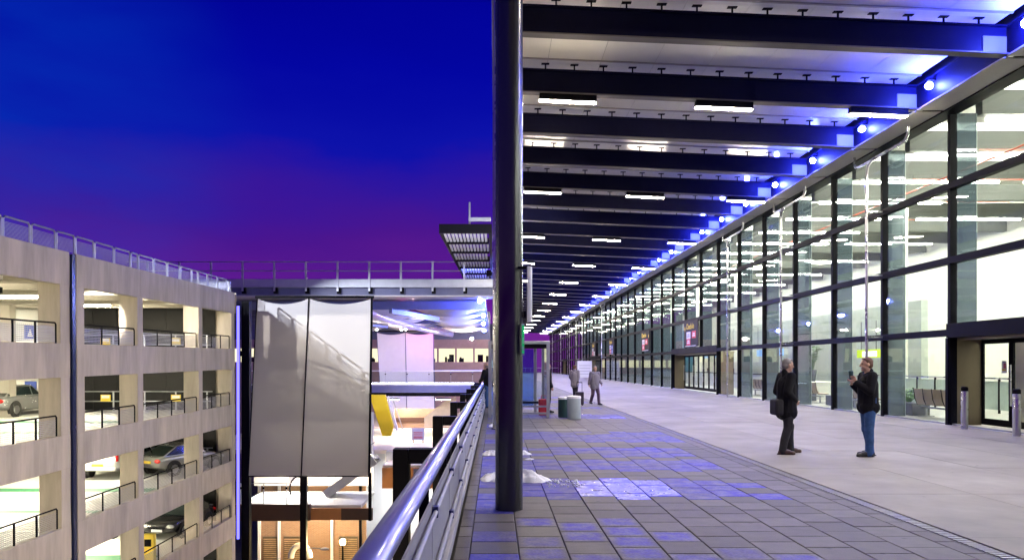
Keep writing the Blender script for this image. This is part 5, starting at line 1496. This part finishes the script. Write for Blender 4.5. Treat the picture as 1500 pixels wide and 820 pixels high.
S_(MB().box(xs0 + 0.052, xs1 - 0.052, ya - 0.04, ya + 0.04, 2.22, 2.358), 'head_rail', mDark)
S_(MB().box(xs0 + 0.052, xs1 - 0.052, ya - 0.006, ya + 0.006, 0.42, 2.20), 'glass_pane', mClear)
mBluG = GL('blue_tinted_glass', (0.50, 0.66, 0.98), body=0.08, bodycol=(0.05, 0.1, 0.3))
S_(MB().box(xs0 + 0.052, 1.36, yb - 0.006, yb + 0.006, 0.25, 2.25), 'glass_pane', mBluG)
S_(MB().box(xs0 - 0.006, xs0 + 0.006, ya + 0.052, yb - 0.052, 0.25, 2.25), 'glass_pane', mClear)
S_(MB().box(xs1 - 0.006, xs1 + 0.006, ya + 0.052, yb - 0.052, 0.42, 2.25), 'glass_pane', mClear)
S_(MB().box(0.1, 1.55, 25.2, 25.6, 0.38, 0.45), 'bench_seat', mDark)
S_(MB().box(0.75, 0.95, 25.3, 25.5, 0.452, 0.60), 'ash_tray', mWhite)
rb = thing('red_bag', 'red bag standing at the foot of the shelter', 'bag', (1.62, 25.0, 0))
MB().box(-0.14, 0.19, -0.10, 0.10, 0, 0.55).build('bag', mRed, rb, bevel=0.04)
MB().tube([(-0.06, 0, 0.54), (-0.04, 0, 0.66), (0.08, 0, 0.66), (0.10, 0, 0.54)], 0.012, 6).build('strap', mRed, rb)
for (x, y_, r_, h, mt, lab) in ((2.50, 23.3, 0.215, 0.72, mBinW, 'pale cylindrical litter bin on the pavers'), (2.22, 23.95, 0.17, 0.66, mBinG, 'dark green litter bin left of the pale bin')):
    bn = thing('litter_bin', lab, 'bin', (x, y_, 0), 0, 'litter bins')
    MB().lathe([(r_ * .97, 0), (r_, 0.03), (r_, h - 0.08)], n=28).build('drum', mt, bn, auto=True)
    MB().lathe([(r_ * 1.03, h - 0.075), (r_ * 1.03, h - 0.02), (r_ * .9, h), (r_ * 0.5, h + 0.01)], n=28).build('lid', mWhite if mt is mBinW else mWhite, bn, auto=True)
wb = thing('display_stand', 'tall white display panel far along the forecourt', 'panel', (11.2, 92, 0))
MB().box(-0.9, 0.9, 0, 0.2, 0.15, 2.25).build('board', mWhiteP, wb)
for x in (-0.8, 0.8): MB().box(x - .05, x + .05, 0.05, 0.15, 0, 0.148).build('foot', mDark, wb)
for z in (0.6, 0.95, 1.3, 1.65): MB().box(-0.7, 0.7, -0.01, -0.003, z, z + 0.05).build('printed_line', mGreyP, wb)
# end of the terrace: glass screen rail and lamp posts
er = thing('end_railing', 'low railing across the far end of the forecourt', 'railing', (8, 150, 0))
for i in range(8):
    MB().box(-4 + i * 1.1, -2.95 + i * 1.1, 0, 0.02, 0.1, 1.05).build('pane', mClear, er); MB().box(-4.05 + i * 1.1, -4.0 + i * 1.1, -0.03, 0.05, 0, 1.15).build('post', mGalv, er)
MB().box(-4.05, 4.8, -0.03, 0.05, 1.152, 1.22).build('top_rail', mGalv, er)

# ---- benches and plants behind the glass
def bench_parts(root):
    for i in range(4):
        y0 = i * 0.50 - 1.0; b = MB()
        prof = [(-0.02, 0.40), (0.25, 0.40), (0.45, 0.43), (0.45, 0.45), (0.25, 0.425), (0.06, 0.43), (-0.06, 0.60), (-0.12, 0.92), (-0.145, 0.92), (-0.085, 0.58)]
        b.v = [(x, y0 + 0.01, z) for x, z in prof] + [(x, y0 + 0.485, z) for x, z in prof]
        q = len(prof); b.f = [tuple(range(q)), tuple(q + k for k in reversed(range(q)))] + [(k, (k + 1) % q, q + (k + 1) % q, q + k) for k in range(q)]
        b.build('seat', mSeat, root)
    for i in range(5):
        y0 = i * 0.5 - 1.01
        MB().tube([(-0.145, y0, 0.93), (-0.10, y0, 0.58), (-0.02, y0, 0.395), (0.44, y0, 0.40)], 0.014, 6).build('arm_frame', mDark, root)
    MB().box(0.12, 0.20, -1.1, 1.1, 0.28, 0.33).build('beam', mGalv, root)
    for y_ in (-0.8, 0.8):
        MB().box(0.13, 0.19, y_ - 0.03, y_ + 0.03, 0.02, 0.28).build('leg', mGalv, root); MB().box(-0.10, 0.42, y_ - 0.04, y_ + 0.04, 0, 0.03).build('foot', mGalv, root)
b0 = thing('bench', 'row of tan seats behind the glass just left of the entrance portal', 'bench', (14.05, 23.5, 0), 0, 'tan benches behind the glass')
bench_parts(b0)
dup(b0, (14.2, 28.6, 0), 0, 'row of tan seats behind the glass beside the man in jeans')
dup(b0, (14.4, 33.8, 0), 0, 'row of tan seats behind the glass right of the man in the long coat')
dup(b0, (14.6, 41.0, 0), 0, 'row of tan seats behind the glass left of the man in the long coat')
def leaves(root, n, hgt, spread, z0, seed, size=0.16):
    r = random.Random(seed)
    lm = MB(); st = MB()
    for i in range(n):
        a = r.uniform(0, 6.28); t = r.uniform(0.3, 1); rad = spread * r.uniform(0.2, 1) * t
        p = Vector((math.cos(a) * rad * 0.8, math.sin(a) * rad * 1.2, z0 + hgt * t))
        st.bar((p.x * .2, p.y * .2, z0), p, 0.008, 0.008)
        for q in range(2):
            a2 = a + r.uniform(-.9, .9); d = Vector((math.cos(a2), math.sin(a2), r.uniform(-.4, .5))).normalized(); s_ = size * r.uniform(.6, 1.1)
            sd = d.cross(Vector((0, 0, 1))).normalized() * s_ * .28
            k = len(lm.v); tip = p + d * s_; mid = p + d * s_ * .5 + Vector((0, 0, .02))
            lm.v += [tuple(p), tuple(mid + sd), tuple(tip), tuple(mid - sd)]; lm.f.append((k, k + 1, k + 2, k + 3))
    st.build('stems', mLeaf, root); o = lm.build('leaves', mLeaf, root); o['kind'] = 'stuff'
for i, (x, y_, lab) in enumerate(((14.25, 25.4, 'slate planter with green leafy plants behind the glass, left of the nearest bench'), (14.9, 35.6, 'slate planter with leafy plants behind the glass, beyond the third bench'), (14.4, 30.7, 'slate planter with a few shoots behind the man in jeans'))):
    pl = thing('planter', lab, 'planter', (x, y_, 0), 0, 'planters in the hall')
    MB().box(-0.3, 0.3, -0.75, 0.75, 0, 0.42).build('trough', mPlanter, pl, bevel=0.015)
    leaves(pl, 70 if i < 2 else 25, 0.48, 0.55, 0.42, 20 + i)
tpn = thing('potted_plant', 'tall potted plant in a black pot deeper in the hall', 'plant', (16.6, 38.6, 0))
MB().box(-1.2, 1.2, -2.5, 4.0, 0.0, 0.85).build('plinth', mIntWall, tpn)
MB().lathe([(0.16, 0.853), (0.24, 1.45)], n=18).build('pot', mPlanter, tpn, auto=True)
leaves(tpn, 60, 1.3, 0.45, 1.45, 31, 0.34)
yg = thing('hanging_sign', 'blurred yellow-green lit sign hanging in the hall between the two men', 'sign', (16.5, 31.6, 2.02))
MB().box(-0.05, 0.05, 0, 1.9, 0, 0.36).build('sign_box', eYel, yg)
MB().box(-0.06, -0.052, 0.15, 1.4, 0.05, 0.28).build('white_patch', E('sign_white_glow', (1, 1, .85), 3), yg)
for y_ in (0.3, 1.6): MB().box(-0.01, 0.01, y_, y_ + .02, 0.36, 1.6).build('hanger', mDark, yg)

# small floodlights inside the decks (they throw the spandrels' and railings' shadows on the fabric screen)
for li in (1,):
    fd = thing('floodlight', 'small floodlight under the ceiling of the %s car park deck' % ['', 'upper', 'second', 'third'][li], 'floodlight', (-16.8, 25.0, TOPS[li - 1] - 1.05), 0, 'deck floodlights')
    MB().box(-0.12, 0.12, -0.22, -0.02, -0.1, 0.12).build('housing', mDark, fd); MB().box(-0.03, 0.03, -0.16, -0.1, 0.121, 0.2).build('bracket', mDark, fd)
    d_ = bpy.data.lights.new('deck_floodlight', 'SPOT'); d_.energy = 6500; d_.color = (1.0, 0.90, 0.78); d_.spot_size = R(36); d_.spot_blend = 0.2; d_.shadow_soft_size = 0.06
    o_ = bpy.data.objects.new('deck_floodlight_beam', d_); COL.objects.link(o_); o_.parent = fd; o_.location = (0, 0.02, 0)
    o_.rotation_euler = Vector((7.2, 16.0, -3.6)).to_track_quat('-Z', 'Y').to_euler()
# lamps added out of view below the railing to brighten the car park front
eFill = E('fill_lamp_glow', (1.0, 0.82, 0.56), 900)
for i, y_ in enumerate((5.0, 13.0, 21.0)):
    sl_ = thing('globe_lamp', 'added unseen lamp below the terrace, %s from the front' % ORD[i], 'added lamp', (-2.6, y_, -14), 0, 'added lamps below the terrace')
    MB().tube([(0, 0, 0), (0, 0, 9.6)], 0.09, 10, r1=0.06).build('pole', mGalv, sl_, auto=True)
    MB().ell((0, 0, 9.85), (0.18, 0.18, 0.2), 14, 10).build('globe', eFill, sl_, smooth=True)
    MB().lathe([(0.10, 9.58), (0.16, 9.66), (0.16, 9.68)], n=14).build('collar', mDark, sl_)
up = thing('spotlight', 'added unseen uplight on the third column, brightening the louvre awning', 'spotlight', (-0.25, 30.4, 5.6))  # lamp added out of sight to brighten the louvre slats
MB().box(-0.1, 0.1, -0.1, 0.1, -0.25, 0.0).build('housing', mDark, up)
MB().box(0.1, 0.22, -0.03, 0.03, -0.2, -0.1).build('bracket', mDark, up)
ul = bpy.data.lights.new('uplight', 'SPOT'); ul.energy = 5200; ul.color = (0.86, 0.84, 1.0); ul.spot_size = R(80); ul.spot_blend = 0.5; ul.shadow_soft_size = 0.08
uo = bpy.data.objects.new('uplight_beam', ul); COL.objects.link(uo); uo.parent = up; uo.location = (0, 0, 0.03)
uo.rotation_euler = (Vector((-1.3, 14.0, 2.7))).to_track_quat('-Z', 'Y').to_euler()
